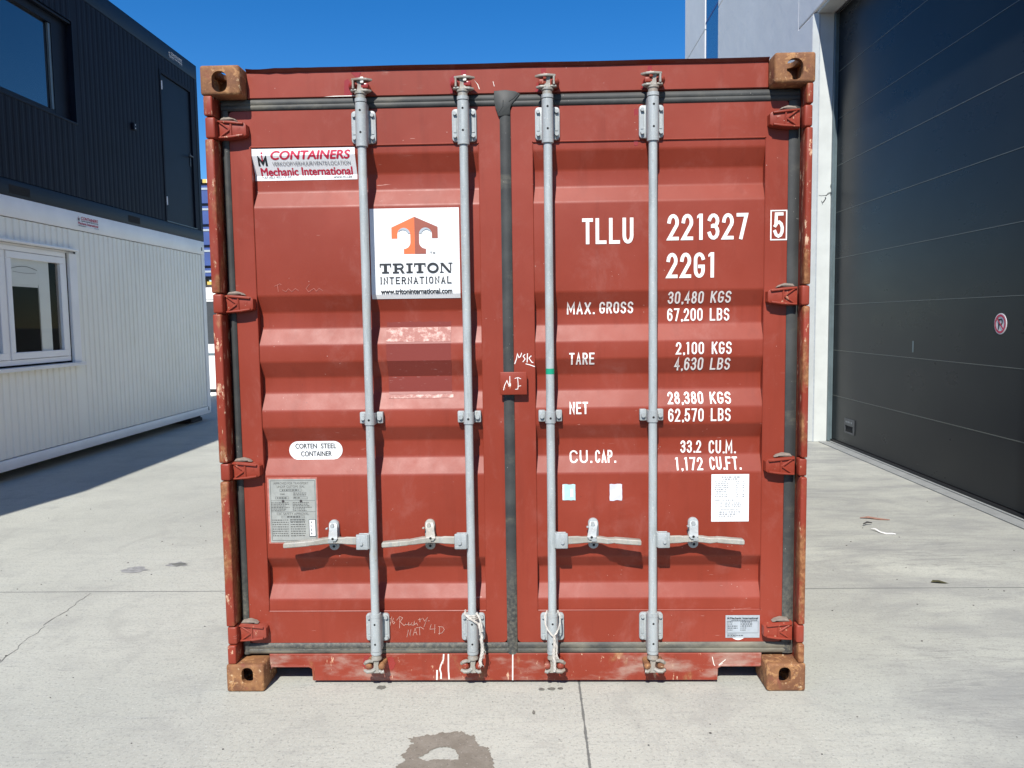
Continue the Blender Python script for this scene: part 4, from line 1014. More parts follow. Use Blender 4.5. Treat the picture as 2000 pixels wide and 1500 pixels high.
for p in ([(.022, 1.378), (.030, 1.400), (.034, 1.420), (.040, 1.405), (.046, 1.408), (.052, 1.424)], [(.066, 1.418), (.058, 1.410), (.066, 1.398), (.056, 1.386)], [(.076, 1.422), (.074, 1.384)], [(.092, 1.412), (.082, 1.402), (.094, 1.384), (.100, 1.383)], [(.068, 1.378), (.084, 1.374), (.106, 1.366)]): W(p, .0036)
mark('chalk_mark', fl, M_letter, door_r, .0016, True)
fl = Flat()
for p in ([(-.978, 1.715), (-.955, 1.725), (-.948, 1.72)], [(-.965, 1.722), (-.962, 1.692)], [(-.945, 1.700), (-.930, 1.692), (-.920, 1.704), (-.905, 1.692), (-.890, 1.705), (-.875, 1.694)], [(-.83, 1.722), (-.845, 1.704), (-.835, 1.690), (-.812, 1.704), (-.802, 1.692), (-.79, 1.704), (-.775, 1.694)]): W(p, .0016)
mark('faint_chalk_mark', fl, M_chalk_faint, door_l)
sill_o = [o for o in box_root.children if o.name.startswith('door_sill')][0]; head_o = [o for o in box_root.children if o.name.startswith('door_header')][0]
def W2(pts, t):
    f_ = Flat(); f_.scribble(pts, t); link_mesh('paint_drip', flat_at(f_, HEAD_Y - .0012), M_drip, sill_o, smooth=False)
W2([(-.300, .133), (-.302, .108), (-.314, .082), (-.318, .065), (-.313, .045), (-.314, .022)], .006); W2([(-.330, .062), (-.332, .018)], .007); W2([(-.280, .133), (-.281, .060), (-.279, .020)], .006); W2([(-.003, .132), (-.005, .016)], .0055)
W2([(.848, .118), (.855, .085), (.860, .078)], .003); W2([(.876, .082), (.905, .106)], .003); W2([(.875, .078), (.893, .090)], .002)
for pts in ([(-.742, 2.4785), (-.610, 2.4785), (-.610, 2.482), (-.70, 2.4815)], [(-.126, 2.531), (-.111, 2.515), (-.104, 2.495), (-.107, 2.495), (-.114, 2.515)], [(-.051, 2.525), (-.049, 2.525), (-.044, 2.505), (-.046, 2.505)]):
    fl = Flat(); fl.face(pts); link_mesh('paint_smear', flat_at(fl, HEAD_Y - .0012), M_drip, head_o, smooth=False)
for pts in ([(-.658, 2.478), (-.655, 2.540), (-.640, 2.548), (-.630, 2.530), (-.622, 2.480)], [(-.628, 2.572), (-.610, 2.555), (-.600, 2.545), (-.585, 2.572)], [(-.225, 2.482), (-.226, 2.540), (-.205, 2.556), (-.192, 2.530), (-.190, 2.480)], [(-.180, 2.572), (-.178, 2.535), (-.160, 2.535), (-.158, 2.572)],
            [(.143, 2.572), (.146, 2.540), (.166, 2.540), (.164, 2.572)], [(.120, 2.480), (.125, 2.515), (.150, 2.525), (.160, 2.480)], [(.575, 2.572), (.570, 2.540), (.590, 2.540), (.590, 2.572)], [(.545, 2.485), (.555, 2.520), (.575, 2.520), (.58, 2.482)]):
    fl = Flat(); fl.face(pts); link_mesh('touch_up_paint', flat_at(fl, HEAD_Y - .0010), M_redtouch, head_o, smooth=False)
fl = Flat(); fl.face(rounded(.520, .536, 2.262, 2.408, .007, 5)); mark('touch_up_paint', fl, M_redtouch, door_r, .0008)
rng = random.Random(8)
for cx, cz, rx, rz in ((-.628, .095, .030, .036), (-.532, .092, .024, .030)):
    fl = Flat(); fl.face([(cx + rx * math.cos(a) * rng.uniform(.75, 1.1), cz + rz * math.sin(a) * rng.uniform(.75, 1.1)) for a in [2 * math.pi * k / 16 for k in range(16)]])
    link_mesh('touch_up_paint', flat_at(fl, HEAD_Y - .0010), M_redtouch, sill_o, smooth=False)

# ropes tied round the two middle rods
def rope(bm, path, r, strands=3, turns=14, n=6, sub=6):
    P = [Vector(p) for p in path]; pts = []
    for i in range(len(P) - 1):
        p0, p1, p2, p3 = P[max(i - 1, 0)], P[i], P[i + 1], P[min(i + 2, len(P) - 1)]
        for j in range(sub):
            t = j / sub; pts.append(.5 * ((2 * p1) + (p2 - p0) * t + (2 * p0 - 5 * p1 + 4 * p2 - p3) * t * t + (3 * p1 - p0 - 3 * p2 + p3) * t ** 3))
    pts.append(P[-1]); L = 0; acc = [0]
    for a, b in zip(pts, pts[1:]): L += (b - a).length; acc.append(L)
    for k in range(strands):
        out = []
        for i, p in enumerate(pts):
            d = pts[min(i + 1, len(pts) - 1)] - pts[max(i - 1, 0)]; a, b = frame_of(d); ph = 2 * math.pi * (k / strands + acc[i] * turns)
            out.append(p + (a * math.cos(ph) + b * math.sin(ph)) * r * .52)
        tube(bm, out, r * .56, n)
def fray(bm, p, n, l, rng, r=.0011):
    for _ in range(n):
        a = rng.uniform(-1, 1); q_ = Vector(p) + Vector((a * .010, rng.uniform(-.006, .004), -l * rng.uniform(.5, 1)))
        tube(bm, [p, (Vector(p) + q_) / 2 + Vector((a * .006, -.003, 0)), q_], r, 4)
rng = random.Random(2)
bm = NB(); x = -.170
rope(bm, [(x - .030, RY + .016, .338), (x - .026, RY - .018, .330), (x - .004, RY - .031, .316), (x + .016, RY - .030, .303), (x + .028, RY - .026, .290)], .0042)
for k in range(3): rope(bm, [(x + .020 * math.cos(a) * 1.15, RY - .021 * math.sin(a) * 1.15 , .327 - k * .008) for a in [R(t) for t in range(0, 181, 30)]], .0036)
rope(bm, [(x + .018, RY - .012, .336), (x + .030, RY - .026, .322), (x + .040, RY - .030, .290), (x + .041, RY - .030, .262)], .0042)
rope(bm, [(x + .028, RY - .030, .300), (x + .034, RY - .034, .275), (x + .036, RY - .034, .250)], .0052)
rope(bm, [(x + .036, RY - .034, .255), (x + .041, RY - .034, .243), (x + .039, RY - .036, .228), (x + .042, RY - .034, .205), (x + .042, RY - .036, .180), (x + .038, RY - .036, .158), (x + .033, RY - .036, .135), (x + .036, RY - .036, .118)], .0068, 4, 18)
fray(bm, (x + .046, RY - .034, .19), 5, .05, rng); fray(bm, (x + .036, RY - .036, .125), 6, .02, rng)
link_mesh('rope', bm, M_rope, label='frayed grey rope knotted round a rod guide, its tail hanging straight down', cat='rope')
bm = NB(); x = .168
rope(bm, [(x - .022, RY + .006, .338), (x - .031, RY - .014, .322), (x - .030, RY - .028, .295), (x - .022, RY - .032, .272), (x - .006, RY - .034, .250), (x + .004, RY - .034, .240)], .0036)
rope(bm, [(x + .022, RY + .006, .338), (x + .031, RY - .014, .322), (x + .029, RY - .028, .290), (x + .018, RY - .032, .262), (x + .006, RY - .034, .244)], .0036)
rope(bm, [(x + .005, RY - .034, .244), (x + .007, RY - .034, .215), (x + .004, RY - .034, .185), (x + .002, RY - .032, .155), (x + .006, RY - .030, .125), (x + .006, RY - .030, .090)], .0064, 4, 18)
rope(bm, [(x + .008, RY - .032, .220), (x + .016, RY - .032, .195), (x + .014, RY - .030, .165), (x + .022, RY - .026, .140)], .004, 3, 18)
fray(bm, (x + .004, RY - .030, .165), 8, .04, rng)
link_mesh('rope', bm, M_rope, label='grey rope looped in a V shape over the front of a rod guide', cat='rope')

# ------------------------------------------------------------------ two site cabins stacked on the left
WX, DEPTH, CY0, CY1 = -5.2, 2.44, -1.6, 9.56
RIB = .011
def ribs(bm, y0, y1, z0, z1, X, pitch=.107):
    d = RIB
    y = y0; pts = []
    k0 = math.ceil((y0 - CY0) / pitch); pts.append((y0, X - d))
    k = k0
    while CY0 + k * pitch + pitch * .98 < y1:
        b = CY0 + k * pitch
        for a, xx in ((.10, X - d), (.24, X), (.70, X), (.84, X - d)): pts.append((b + a * pitch, xx))
        k += 1
    pts.append((y1, X - d))
    pts = [p for i, p in enumerate(pts) if i == 0 or p[0] > pts[i - 1][0] + 1e-5]
    V = [(bm.verts.new((x, yy, z0)), bm.verts.new((x, yy, z1))) for yy, x in pts]
    for (a, b), (c, e) in zip(V, V[1:]): bm.faces.new((a, c, e, b))
def cabin_shell(root, z0, z1, mf, mc):
    bm = NB()
    xb = WX - DEPTH
    box(bm, xb + .03, WX - .2, CY0 + .03, CY1 - .03, z0 + .02, z0 + .06)        # floor
    box(bm, xb, WX - .02, CY0 + .02, CY1 - .02, z1 - .06, z1 - .012)             # roof
    box(bm, xb, xb + .03, CY0 + .02, CY1 - .02, z0 + .061, z1 - .061)
    link_mesh('roof_and_back_wall', bm, mf, root, smooth=False)
    for y0, y1 in ((CY0 + .012, CY0 + .04), (CY1 - .04, CY1 - .012)):
        bm = NB(); box(bm, xb + .031, WX - .055, y0, y1, z0 + .15, z1 - .15); link_mesh('end_wall', bm, mc, root, smooth=False)
# --- white cabin, on the ground
cab = thing('site_cabin', (-6.4, 4.0, 0), 'long white ribbed site cabin with a white framed window, carrying the black cabin', 'cabin')
cabin_shell(cab, .115, 2.888, M_cabin_frame, M_clad_white)
bm = NB(); ribs(bm, CY0 + .12, 3.70, .236, 2.668, WX); ribs(bm, 3.70, 5.935, .236, 1.13, WX); ribs(bm, 3.70, 5.935, 2.425, 2.668, WX); ribs(bm, 5.935, CY1 - .12, .236, 2.668, WX)
link_mesh('wall_cladding', bm, M_clad_white, cab, smooth=False)
bm = NB(); box(bm, WX - .10, WX + .004, CY0, CY1, 2.676, 2.888, .006, 2); box(bm, WX - DEPTH, WX - .11, CY0, CY0 + .10, 2.676, 2.886); box(bm, WX - DEPTH, WX - .11, CY1 - .10, CY1, 2.676, 2.886)
link_mesh('roof_beam', bm, M_cabin_frame, cab)
bm = NB(); box(bm, WX - .10, WX + .004, CY0, CY1, .115, .228, .006, 2); box(bm, WX - DEPTH, WX - .11, CY0, CY0 + .10, .117, .228); box(bm, WX - DEPTH, WX - .11, CY1 - .10, CY1, .117, .228)
link_mesh('base_beam', bm, M_cabin_frame, cab)
for y in (CY0, CY1 - .115):
    bm = NB(); box(bm, WX - .10, WX + .002, y, y + .115, .2285, 2.6755, .005); link_mesh('corner_post', bm, M_cabin_frame, cab)
for z0, z1 in ((.160, .222), (2.735, 2.79)):
    bm = NB(); box(bm, WX - .03, WX + .0052, CY1 - .115, CY1 - .085, z0, z1); link_mesh('lifting_slot', bm, M_hole, cab, smooth=False)
WY0, WY1, WZ0, WZ1 = 3.72, 5.755, 1.165, 2.395
bm = NB(); t = .055
def fr_x(bm, y0, y1, z0, z1, t, xa, xb, bev=.004):
    box(bm, xa, xb, y0, y1, z0, z0 + t, bev); box(bm, xa, xb, y0, y1, z1 - t, z1, bev); box(bm, xa, xb, y0, y0 + t, z0 + t + .0005, z1 - t - .0005, bev); box(bm, xa, xb, y1 - t, y1, z0 + t + .0005, z1 - t - .0005, bev)
fr_x(bm, WY0, WY1, WZ0, WZ1, t, WX - .085, WX - .022); box(bm, WX - .085, WX - .024, 4.655, 4.705, WZ0 + t + .001, WZ1 - t - .001, .004)
win = link_mesh('window', bm, M_pvc, cab)
for y0, y1 in ((WY0 + t + .004, 4.651), (4.709, WY1 - t - .004)):
    b2 = NB(); fr_x(b2, y0, y1, WZ0 + t + .004, WZ1 - t - .004, .072, WX - .075, WX - .012); s_ = link_mesh('window_sash', b2, M_pvc, win)
    b3 = NB(); v = [b3.verts.new((WX - .045, a, b)) for a, b in ((y0 + .07, WZ0 + .128), (y1 - .07, WZ0 + .128), (y1 - .07, WZ1 - .128), (y0 + .07, WZ1 - .128))]; b3.faces.new(v)
    link_mesh('window_pane', b3, M_glass, win, smooth=False)
b2 = NB(); box(b2, WX - .09, WX + .055, 3.6, 5.925, 1.128, 1.143, .002); box(b2, WX + .043, WX + .056, 3.6, 5.925, 1.105, 1.1275, .002); link_mesh('window_sill', b2, M_cabin_frame, win)
b2 = NB(); box(b2, WX - .02, WX + .050, 3.6, 5.915, 2.418, 2.446, .006, 2); box(b2, WX - .09, WX - .030, 3.7, 5.93, 2.3955, 2.4175); link_mesh('shutter_box', b2, M_cabin_frame, win)
b2 = NB(); box(b2, WX - .06, WX + .004, 5.785, 5.93, 1.1435, 2.395, .004); link_mesh('shutter_guide', b2, M_cabin_frame, win)
b2 = NB(); box(b2, WX - .07, WX - .030, WY1 + .003, 5.783, 1.1435, 2.395); link_mesh('window_seal', b2, M_seal, win, smooth=False)
# white board behind the right pane with a dark opening, and the dark room
b2 = NB(); bx0, bx1 = WX - .068, WX - .056
box(b2, bx0, bx1, 4.72, 4.825, 1.17, 2.39); box(b2, bx0, bx1, 5.285, 5.475, 1.17, 2.39); box(b2, bx0, bx1, 4.8255, 5.2845, 2.005, 2.39); box(b2, bx0 - .002, bx1 - .004, 4.83, 5.28, 1.98, 2.0045)
bd = link_mesh('white_board', b2, M_board, win, smooth=False)
b2 = NB(); tube(b2, [(bx1 + .004, 4.84 + .42 * i / 10, 2.165 + .030 * math.sin(math.pi * i / 10)) for i in range(11)], .0022, 5); tube(b2, [(bx1 + .004, 4.86 + .38 * i / 10, 2.135 - .010 * math.sin(math.pi * i / 10)) for i in range(11)], .0014, 5); link_mesh('cord', b2, M_dark_metal, win)
b2 = NB(); box(b2, WX - 1.2, WX - 1.18, 3.6, 6.0, 1.0, 2.6); box(b2, WX - 1.179, WX - .11, 3.6, 3.62, 1.0, 2.6); box(b2, WX - 1.179, WX - .11, 5.98, 6.0, 1.0, 2.6); link_mesh('dark_interior', b2, M_room, win, smooth=False)
def cabin_sticker(root, y0, y1, z0, z1, base, red, blk, X):
    fl = Flat(); L = []
    if base:
        fl.rect(y0, y1, z0, z1); L.append((onto_x(fl, X + .001, 1, lambda u: u), base))
    fr, fb = Flat(), Flat(); w, h = y1 - y0, z1 - z0
    fr.font('CONTAINERS', y0 + w * .17, z0 + h * .62, y1 - w * .04, z0 + h * .92, bold=.05, slant=.2); fr.font('Mechanic International', y0 + w * .04, z0 + h * .18, y1 - w * .04, z0 + h * .43, bold=.05)
    im_logo(fr, fb, y0 + w * .03, z0 + h * .50, h * .30)
    fb.text('VERKOOP/VERHUUR/VENTE/LOCATION', y0 + w * .17, z0 + h * .48, y1 - w * .04, z0 + h * .57, .004, .4); fb.text('+32 (0)2 453 13 07', y0 + w * .04, z0 + h * .03, y0 + w * .38, z0 + h * .12, .004, .4); fb.font('www.m-i.be', y1 - w * .24, z0 + h * .03, y1 - w * .03, z0 + h * .13)
    L += [(onto_x(fr, X + .003, 1, lambda u: u), red), (onto_x(fb, X + .0035, 1, lambda u: u), blk)]
    link_multi('advert_sticker' if base else 'cabin_lettering', L, root)
cabin_sticker(cab, 5.985, 6.445, 2.725, 2.853, M_white, M_red_ink, M_black_ink, WX + .004)
# blocks carrying the cabin
for i, (y, xx) in enumerate(((9.02, WX - .30), (-1.3, WX - .30), (4.0, WX - 1.4))):
    bm = NB(); box(bm, xx - .16, xx + .20, y, y + .42, 0, .055, .006); box(bm, xx - .14, xx + .18, y + .02, y + .40, .0555, .1145, .006)
    link_mesh('support_block', bm, M_timber, label=('dark timber block under the far end of the white cabin', 'dark timber block under the near end of the white cabin', 'dark timber block under the middle of the white cabin')[i], cat='block', group='blocks under the white cabin')
# --- black cabin, on top
cab2 = thing('site_cabin', (-6.4, 4.0, 2.89), 'black ribbed site cabin with door and window, on top of the white one', 'cabin')
Z0, Z1 = 2.8905, 5.648
cabin_shell(cab2, Z0, Z1, M_black_frame, M_clad_black)
BWY0, BWY1, BWZ0, BWZ1 = 3.2, 6.12, 3.925, 5.075
DY0, DY1, DZ0, DZ1 = 8.27, 9.335, 3.045, 5.215
bm = NB(); zt = 5.42; RIB = .0032
ribs(bm, CY0 + .12, BWY0, 3.065, zt, WX); ribs(bm, BWY0, BWY1, 3.065, BWZ0, WX); ribs(bm, BWY0, BWY1, BWZ1, zt, WX); ribs(bm, BWY1, DY0 + .004, 3.065, zt, WX); ribs(bm, DY0 - .01, DY1 + .01, DZ1 - .004, zt, WX); ribs(bm, DY1 - .004, CY1 - .10, 3.065, zt, WX)
link_mesh('wall_cladding', bm, M_clad_black, cab2, smooth=False)
bm = NB(); box(bm, WX - .12, WX + .004, CY0, CY1, zt + .004, Z1, .005, 2); link_mesh('roof_beam', bm, M_black_frame, cab2)
bm = NB(); box(bm, WX - .12, WX + .006, CY0, CY1, Z0, 3.058, .006, 2); link_mesh('base_beam', bm, M_black_frame, cab2)
for y in (CY0, CY1 - .10):
    bm = NB(); box(bm, WX - .12, WX + .003, y, y + .10, 3.0585, zt + .0035, .005); link_mesh('corner_post', bm, M_black_frame, cab2)
for y0, y1 in ((4.80, 5.135), (7.175, 7.48), (2.2, 2.5), (.4, .7)):
    bm = NB(); box(bm, WX - .05, WX + .0075, y0, y1, 2.918, 3.006); link_mesh('fork_pocket', bm, M_hole, cab2, smooth=False)
bm = NB(); box(bm, WX - .15, WX + .008, BWY0, BWY1, BWZ0 - .022, BWZ0, .003); box(bm, WX - .15, WX - .075, BWY1 - .30, BWY1, BWZ0 + .001, BWZ1 - .001); box(bm, WX - .15, WX - .07, BWY0, BWY1 - .302, BWZ1 - .12, BWZ1 - .001); box(bm, WX - .0745, WX - .003, BWY1 - .008, BWY1 + .004, BWZ0 + .001, BWZ1 - .001); box(bm, WX - .4, WX - .151, BWY0 - .1, BWY1 + .1, BWZ0 - .1, BWZ1 + .1)
box(bm, WX - .15, WX - .075, BWY0, BWY1 - .301, BWZ0 + .001, BWZ0 + .075, .004); box(bm, WX - .06, WX - .012, BWY0, BWY1 - .01, BWZ1 - .03, BWZ1 - .006, .003)
win = link_mesh('window', bm, M_black_frame, cab2)
b2 = NB(); v = [b2.verts.new((WX - .11, a, b)) for a, b in ((BWY0, BWZ0 + .07), (BWY1 - .296, BWZ0 + .07), (BWY1 - .296, BWZ1 - .115), (BWY0, BWZ1 - .115))]; b2.faces.new(v); link_mesh('window_pane', b2, M_mirror_glass, win, smooth=False)
b2 = NB(); box(b2, WX - .108, WX - .082, BWY1 - .345, BWY1 - .302, BWZ0 + .08, BWZ1 - .125, .003); link_mesh('window_sash', b2, M_rail, win)
bm = NB(); box(bm, WX - .055, WX - .018, DY0 + .05, DY1 - .05, DZ0 + .03, DZ1 - .05, .004)
dr = link_mesh('door', bm, M_black_frame, cab2)
b2 = NB(); box(b2, WX - .06, WX + .006, DY0, DY0 + .045, DZ0 + .03, DZ1, .003); box(b2, WX - .06, WX + .006, DY1 - .045, DY1, DZ0 + .03, DZ1, .003); box(b2, WX - .06, WX + .0065, DY0 + .046, DY1 - .046, DZ1 - .045, DZ1, .003); link_mesh('door_frame', b2, M_clad_black, dr)
b2 = NB(); box(b2, WX - .06, WX + .010, DY0 + .02, DY1, DZ0 + .018, DZ0 + .0285, .002); link_mesh('door_threshold', b2, M_rail, dr)
for z in (4.94, 3.30):
    b2 = NB(); cyl(b2, (WX + .004, DY0 + .048, z), (WX + .004, DY0 + .048, z + .12), .013, n=10); link_mesh('door_hinge', b2, M_white, dr)
b2 = NB(); box(b2, WX - .0175, WX - .008, DY1 - .125, DY1 - .095, 4.02, 4.22, .003); tube(b2, [(WX - .01, DY1 - .11, 4.165), (WX + .035, DY1 - .11, 4.165), (WX + .037, DY1 - .13, 4.165), (WX + .037, DY1 - .25, 4.165)], .010, 8); link_mesh('door_handle', b2, M_dark_metal, dr)
bm = NB(); box(bm, WX, WX + .03, 7.40, 7.49, 4.16, 4.25, .006); link_mesh('socket', bm, M_black_frame, cab2)
bm = NB()
for z in (4.18, 4.225): cyl(bm, (WX + .03, 7.44, z), (WX + .033, 7.44, z), .008, n=8)
link_mesh('socket_screw', bm, M_white, cab2)
cabin_sticker(cab2, 8.585, 9.055, 5.480, 5.585, None, M_letter, M_letter, WX + .004)

# ------------------------------------------------------------------ far behind the gap on the left: a pale cabin with blue crates on it
FY = 14.0
far = thing('far_cabin', (-8.2, FY + 1.2, 0), 'small sunlit white cabin far behind, carrying the stack of blue crates', 'cabin')
bm = NB(); box(bm, -10.2, -5.9, FY, FY + 2.4, .125, 2.36, .01); link_mesh('wall', bm, M_cabin_frame, far)
bm = NB(); box(bm, -10.1, -6.0, FY + .02, FY + 2.3, .055, .1245); link_mesh('base_gap', bm, M_hole, far, smooth=False)
bm = NB(); box(bm, -10.2, -5.9, FY - .05, FY + 2.4, .0, .0545); link_mesh('plinth', bm, M_cabin_frame, far)
bm = NB(); box(bm, -8.3, -6.3, FY - .012, FY + .03, 1.13, 2.10, .004); fw_ = link_mesh('window', bm, M_dark_metal, far)
bm = NB(); box(bm, -8.35, -6.25, FY - .02, FY - .0125, 2.055, 2.085); link_mesh('window_frame', bm, M_pvc, fw_)
bm = NB(); box(bm, -10.2, -5.9, FY - .012, FY - .002, .88, .925); link_mesh('trim_strip', bm, M_rail, far)
bm = NB(); box(bm, -9.6, -5.95, FY + .08, FY + 1.6, 2.361, 2.425, .004); box(bm, -9.6, -9.4, FY + .1, FY + 1.5, 2.4255, 2.60); box(bm, -8.2, -8.0, FY + .1, FY + 1.5, 2.4255, 2.60); box(bm, -6.5, -6.3, FY + .1, FY + 1.5, 2.4255, 2.60)
link_mesh('timber_skid', bm, M_timber, label='dark timber skid under the blue crates on the far white cabin', cat='skid')
bm = NB()
for k in range(7): box(bm, -7.6 + k * .17, -7.5 + k * .17, FY + .2, FY + .5, 2.4255, 2.50 + .03 * (k % 3), .004)
link_mesh('yellow_offcut', bm, M_yellow, label='yellowish timber offcuts in the dark gap under the lowest blue crate', cat='timber')
crz = [(2.605, 2.83), (2.835, 3.28), (3.285, 3.73), (3.735, 4.18), (4.185, 4.62)]
names = ['lowest and flattest blue crate of the far stack in the gap', 'second blue crate from the bottom of the far stack in the gap', 'middle blue crate of the far stack in the gap', 'second blue crate from the top of the far stack in the gap', 'topmost blue crate of the far stack, under the striped bar']
for (a, b), lb in zip(crz, names):
    t = thing('blue_crate', (-7.6, FY + .8, a), lb, 'crate', 'blue crates stacked on the far cabin')
    bm = NB(); box(bm, -9.5, -6.0, FY + .10, FY + 1.5, a, b - .045, .012); link_mesh('crate_body', bm, M_blue_crate, t)
    bm = NB(); box(bm, -9.52, -5.98, FY + .12, FY + 1.5, b - .044, b, .008); link_mesh('crate_rim', bm, M_clad_black, t)
    bm = NB(); box(bm, -7.9, -6.3, FY + .088, FY + .0985, b - .14, b - .095); link_mesh('crate_label', bm, M_silver, t)
bm = NB(); n = 40
for k in range(n): box(bm, -9.5 + k * .0875, -9.5 + (k + 1) * .0875 - .0005, FY + .1, FY + .2, 4.63, 4.71)
o = link_mesh('hazard_bar', bm, [M_clad_black, M_yellow, M_white], label='striped black and yellow bar on top of the far blue crates', cat='bar', smooth=False)
for i, p in enumerate(o.data.polygons): p.material_index = (i // 6) % 3

# ------------------------------------------------------------------ hall on the right with its dark sectional door
hall = thing('warehouse', (6.0, 5.0, 0), 'tall pale concrete warehouse with a large dark sectional door carrying a no-parking sign', 'building')
HX, DX = 3.500, 3.785
HTOP = 11.5
Y1, YF = 6.60, 14.66
def panel(pts, bev=.012):
    b = NB(); A = [b.verts.new((HX, y, z)) for y, z in pts]; B = [b.verts.new((HX + .30, y, z)) for y, z in pts]; n = len(pts)
    fs = [b.faces.new(A), b.faces.new(B[::-1])] + [b.faces.new((A[i], B[i], B[(i + 1) % n], A[(i + 1) % n])) for i in range(n)]
    bmesh.ops.recalc_face_normals(b, faces=fs); bmesh.ops.bevel(b, geom=list(fs[0].edges), offset=bev, segments=2, affect='EDGES', profile=.5)
    return b
lz = 5.176
for nm, pts in (('wall_panel', [(Y1 + .06, .004), (Y1 + .06, 5.160), (7.176, 5.160), (7.176, 7.102), (11.57, 7.102), (11.57, .004)]),
                ('wall_panel', [(7.190, 7.118), (7.190, HTOP), (11.57, HTOP), (11.57, 7.118)]),
                ('wall_panel', [(12.66, .004), (12.66, 7.102), (YF, 7.102), (YF, .004)]), ('wall_panel', [(12.66, 7.118), (12.66, HTOP), (YF, HTOP), (YF, 7.118)]),
                ('lintel_panel', [(-9.0, lz), (-9.0, HTOP), (7.174, HTOP), (7.174, lz)]),
                ('wall_panel', [(-9.0, .004), (-9.0, lz - .016), (1.30, lz - .016), (1.30, .004)])):
    link_mesh(nm, panel(pts), M_wall, hall, smooth=False)
bm = NB(); box(bm, HX + .301, HX + 12, Y1 + .2, YF - .02, .004, HTOP - .05); box(bm, HX + .301, HX + 12, -9, Y1 + .199, lz + .2, HTOP - .05); box(bm, HX + .301, HX + 12, -9, 1.1, .004, lz + .199); box(bm, HX + 1.5, HX + 12, 1.1005, Y1 + .1995, .004, lz + .1995)
link_mesh('building_body', bm, M_wall, hall, smooth=False)
bm = NB(); box(bm, HX + .016, HX + .29, 11.5705, 12.6595, .004, HTOP - .02); sw = link_mesh('strip_window', bm, M_blue_glass, hall, smooth=False)
bm = NB()
for z in (7.21, 5.1, 3.0, 9.4): box(bm, HX + .010, HX + .0155, 11.572, 12.658, z, z + .03)
link_mesh('transom', bm, M_blue_crate, sw, smooth=False)
b_ = NB(); A = [(HX, Y1 + .0595), (HX + .052, Y1), (HX + .29, Y1), (HX + .29, Y1 + .0595)]
lo_ = [b_.verts.new((x, y, .004)) for x, y in A]; hi_ = [b_.verts.new((x, y, 5.160)) for x, y in A]
b_.faces.new(lo_); b_.faces.new(hi_[::-1])
for i in range(4): b_.faces.new((lo_[i], hi_[i], hi_[(i + 1) % 4], lo_[(i + 1) % 4]))
bmesh.ops.recalc_face_normals(b_, faces=b_.faces); link_mesh('corner_chamfer', b_, M_jamb, hall, smooth=False)
# jamb: white return beside the door, with its groove and a crack
bm = NB(); box(bm, HX + .070, DX - .062, Y1 - .004, Y1 - .0005, .004, lz - .03)
jamb = link_mesh('door_jamb', bm, M_jamb, hall, smooth=False)
bm = NB(); box(bm, HX + .054, HX + .0695, Y1 - .0025, Y1 - .0004, .004, lz - .03); link_mesh('jamb_groove', bm, M_silver, jamb, smooth=False)
fl = Flat(); rng = random.Random(6)
fl.scribble([(3.565 + .016, 3.012), (3.565 + .05, 3.008), (3.565 + .085, 3.012), (3.565 + .11, 3.008), (3.565 + .125, 3.038), (3.565 + .150, 3.048), (3.565 + .172, 3.052)], .006); fl.scribble([(3.565 + .095, 3.008), (3.565 + .12, 3.022), (3.565 + .15, 3.036), (3.565 + .168, 3.036)], .008)
fl.scribble([(3.565 + .050, 2.948), (3.565 + .060, 2.920), (3.565 + .064, 2.905)], .007); fl.scribble([(3.565 + .066, 2.925), (3.565 + .085, 2.950), (3.565 + .100, 2.975), (3.565 + .094, 2.992)], .012)
fl.face([(3.565 + .150, 3.12), (3.565 + .158, 3.15), (3.565 + .158, 3.09)]); fl.face([(3.565 + .152, 3.02), (3.565 + .158, 3.05), (3.565 + .158, 3.0)])
link_mesh('wall_crack', flat_at(fl, Y1 - .0055), M_dark_metal, jamb, smooth=False)
# underside of the lintel
bm = NB(); box(bm, HX + .031, DX + .3, 1.31, Y1 - .006, lz - .028, lz - .002); link_mesh('lintel_soffit', bm, M_jamb, hall, smooth=False)
# sectional door
M_edge = plain('pale_panel_edge', (0.15, 0.165, 0.145), 0.5)
GY0, GY1 = 1.38, Y1 - .012
seam = [.585 + .553 * i for i in range(9)]
zs = [.045] + [z for z in seam if z < 5.0] + [lz - .03]
bm = NB()
for a, b in zip(zs, zs[1:]):
    pts = [(DX, a + .006), (DX, b - .004), (DX + .045, b - .001), (DX + .045, a + .001)]
    prism_y(bm, [(x, z) for x, z in pts], GY0, GY1)
for z in zs[1:-1]: box(bm, DX + .004, DX + .02, GY0, GY1, z - .0035, z + .0055)
gd = link_mesh('sectional_door', bm, M_door, hall, smooth=False)
bm = NB()
for z in zs[1:-1]: box(bm, DX - .0012, DX + .003, GY0, GY1, z - .0005, z + .0055)
link_mesh('panel_edge', bm, M_edge, gd, smooth=False)
bm = NB(); box(bm, DX - .060, DX - .036, Y1 - .05, Y1 - .005, .02, lz - .032, .003); box(bm, DX - .0355, DX - .002, Y1 - .030, Y1 - .006, .02, lz - .032, .002); box(bm, DX - .060, DX - .004, GY0, GY0 + .04, .02, lz - .032, .003)
link_mesh('guide_rail', bm, M_rail, gd)
bm = NB(); box(bm, DX - .02, DX + .02, GY0, GY1, .012, .0435); link_mesh('door_seal', bm, M_seal, gd, smooth=False)
bm = NB(); box(bm, DX - .055, DX - .03, GY0, GY1, lz - .060, lz - .033, .004)
link_mesh('door_seal', bm, M_seal, gd, smooth=False)
bm = NB(); box(bm, HX + .13, DX + .10, 1.31, Y1 - .01, .001, .011, .003); box(bm, DX - .045, DX - .022, 1.31, Y1 - .06, .0115, .022, .003)
link_mesh('door_threshold', bm, M_threshold, gd)
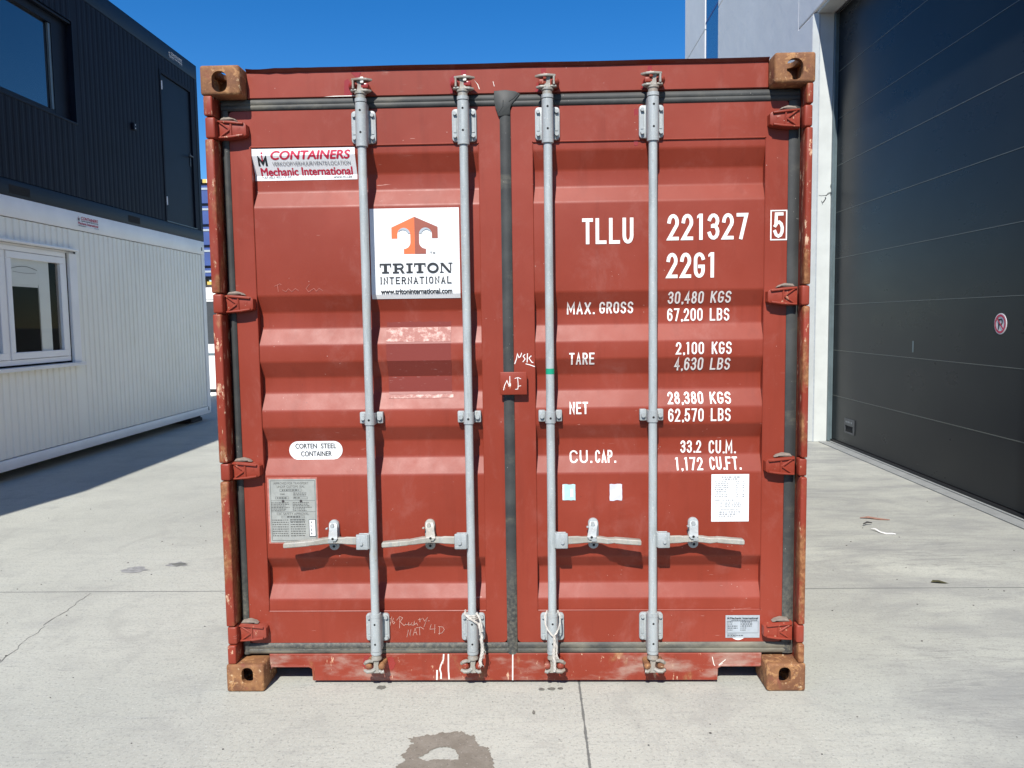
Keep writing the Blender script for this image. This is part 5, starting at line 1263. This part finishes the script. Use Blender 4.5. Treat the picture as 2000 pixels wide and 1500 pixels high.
bm = NB(); gy0, gy1, gz0, gz1 = 5.885, 6.165, .180, .355
def yz_plate(bm, y0, y1, z0, z1, x0, x1, bev=.004): box(bm, x0, x1, y0, y1, z0, z1, bev)
yz_plate(bm, gy0, gy1, .272, gz1, DX - .012, DX - .001); yz_plate(bm, gy0, gy1, gz0, .200, DX - .012, DX - .001); yz_plate(bm, gy0, gy0 + .035, .2005, .2715, DX - .012, DX - .001); yz_plate(bm, gy1 - .035, gy1, .2005, .2715, DX - .012, DX - .001)
gb = bm
b2 = NB(); box(b2, DX - .003, DX - .0005, gy0 + .036, gy1 - .036, .201, .271)
fl = Flat(); rb = random.Random(3); fl.bars(0, .085, .013, .020, rb, 5); fl.bars(.095, .19, .013, .020, rb, 5)
link_multi('hand_grip', [(gb, M_dark_metal), (b2, M_hole), (onto_x(fl, DX - .0135, -1, lambda u: 6.12 - u, lambda v: .305 + v), M_silver)], gd)
# round no-parking sign
fw, fr, fk = Flat(), Flat(), Flat(); C = lambda r, n=40: [(r * math.cos(2 * math.pi * i / n), r * math.sin(2 * math.pi * i / n)) for i in range(n + 1)]
fw.face(C(.082)[:-1]); fr.ribbon(C(.066), .016); fr.ribbon([(-.045, .045), (.045, -.045)], .013)
fk.ribbon([(-.020, -.045), (-.020, .040)], .014); fk.ribbon([(-.014, .033)] + [(.005 + .022 * math.cos(R(a)), .014 + .021 * math.sin(R(a))) for a in range(80, -91, -17)] + [(-.014, -.007)], .013)
SY, SZ = 3.125, 1.478
bm = NB(); cyl(bm, (DX - .0005, SY, SZ), (DX - .003, SY, SZ), .083, n=40)
link_multi('no_parking_sign', [(bm, M_sign_white), (onto_x(fk, DX - .0045, -1, lambda u: SY - u, lambda v: SZ + v), M_black_ink), (onto_x(fr, DX - .0055, -1, lambda u: SY - u, lambda v: SZ + v), M_sign_red)], gd)
bm = NB(); box(bm, DX - .003, DX - .0005, 4.535, 4.56, 1.195, 1.305, .001); link_mesh('lock_plate', bm, M_rail, gd)
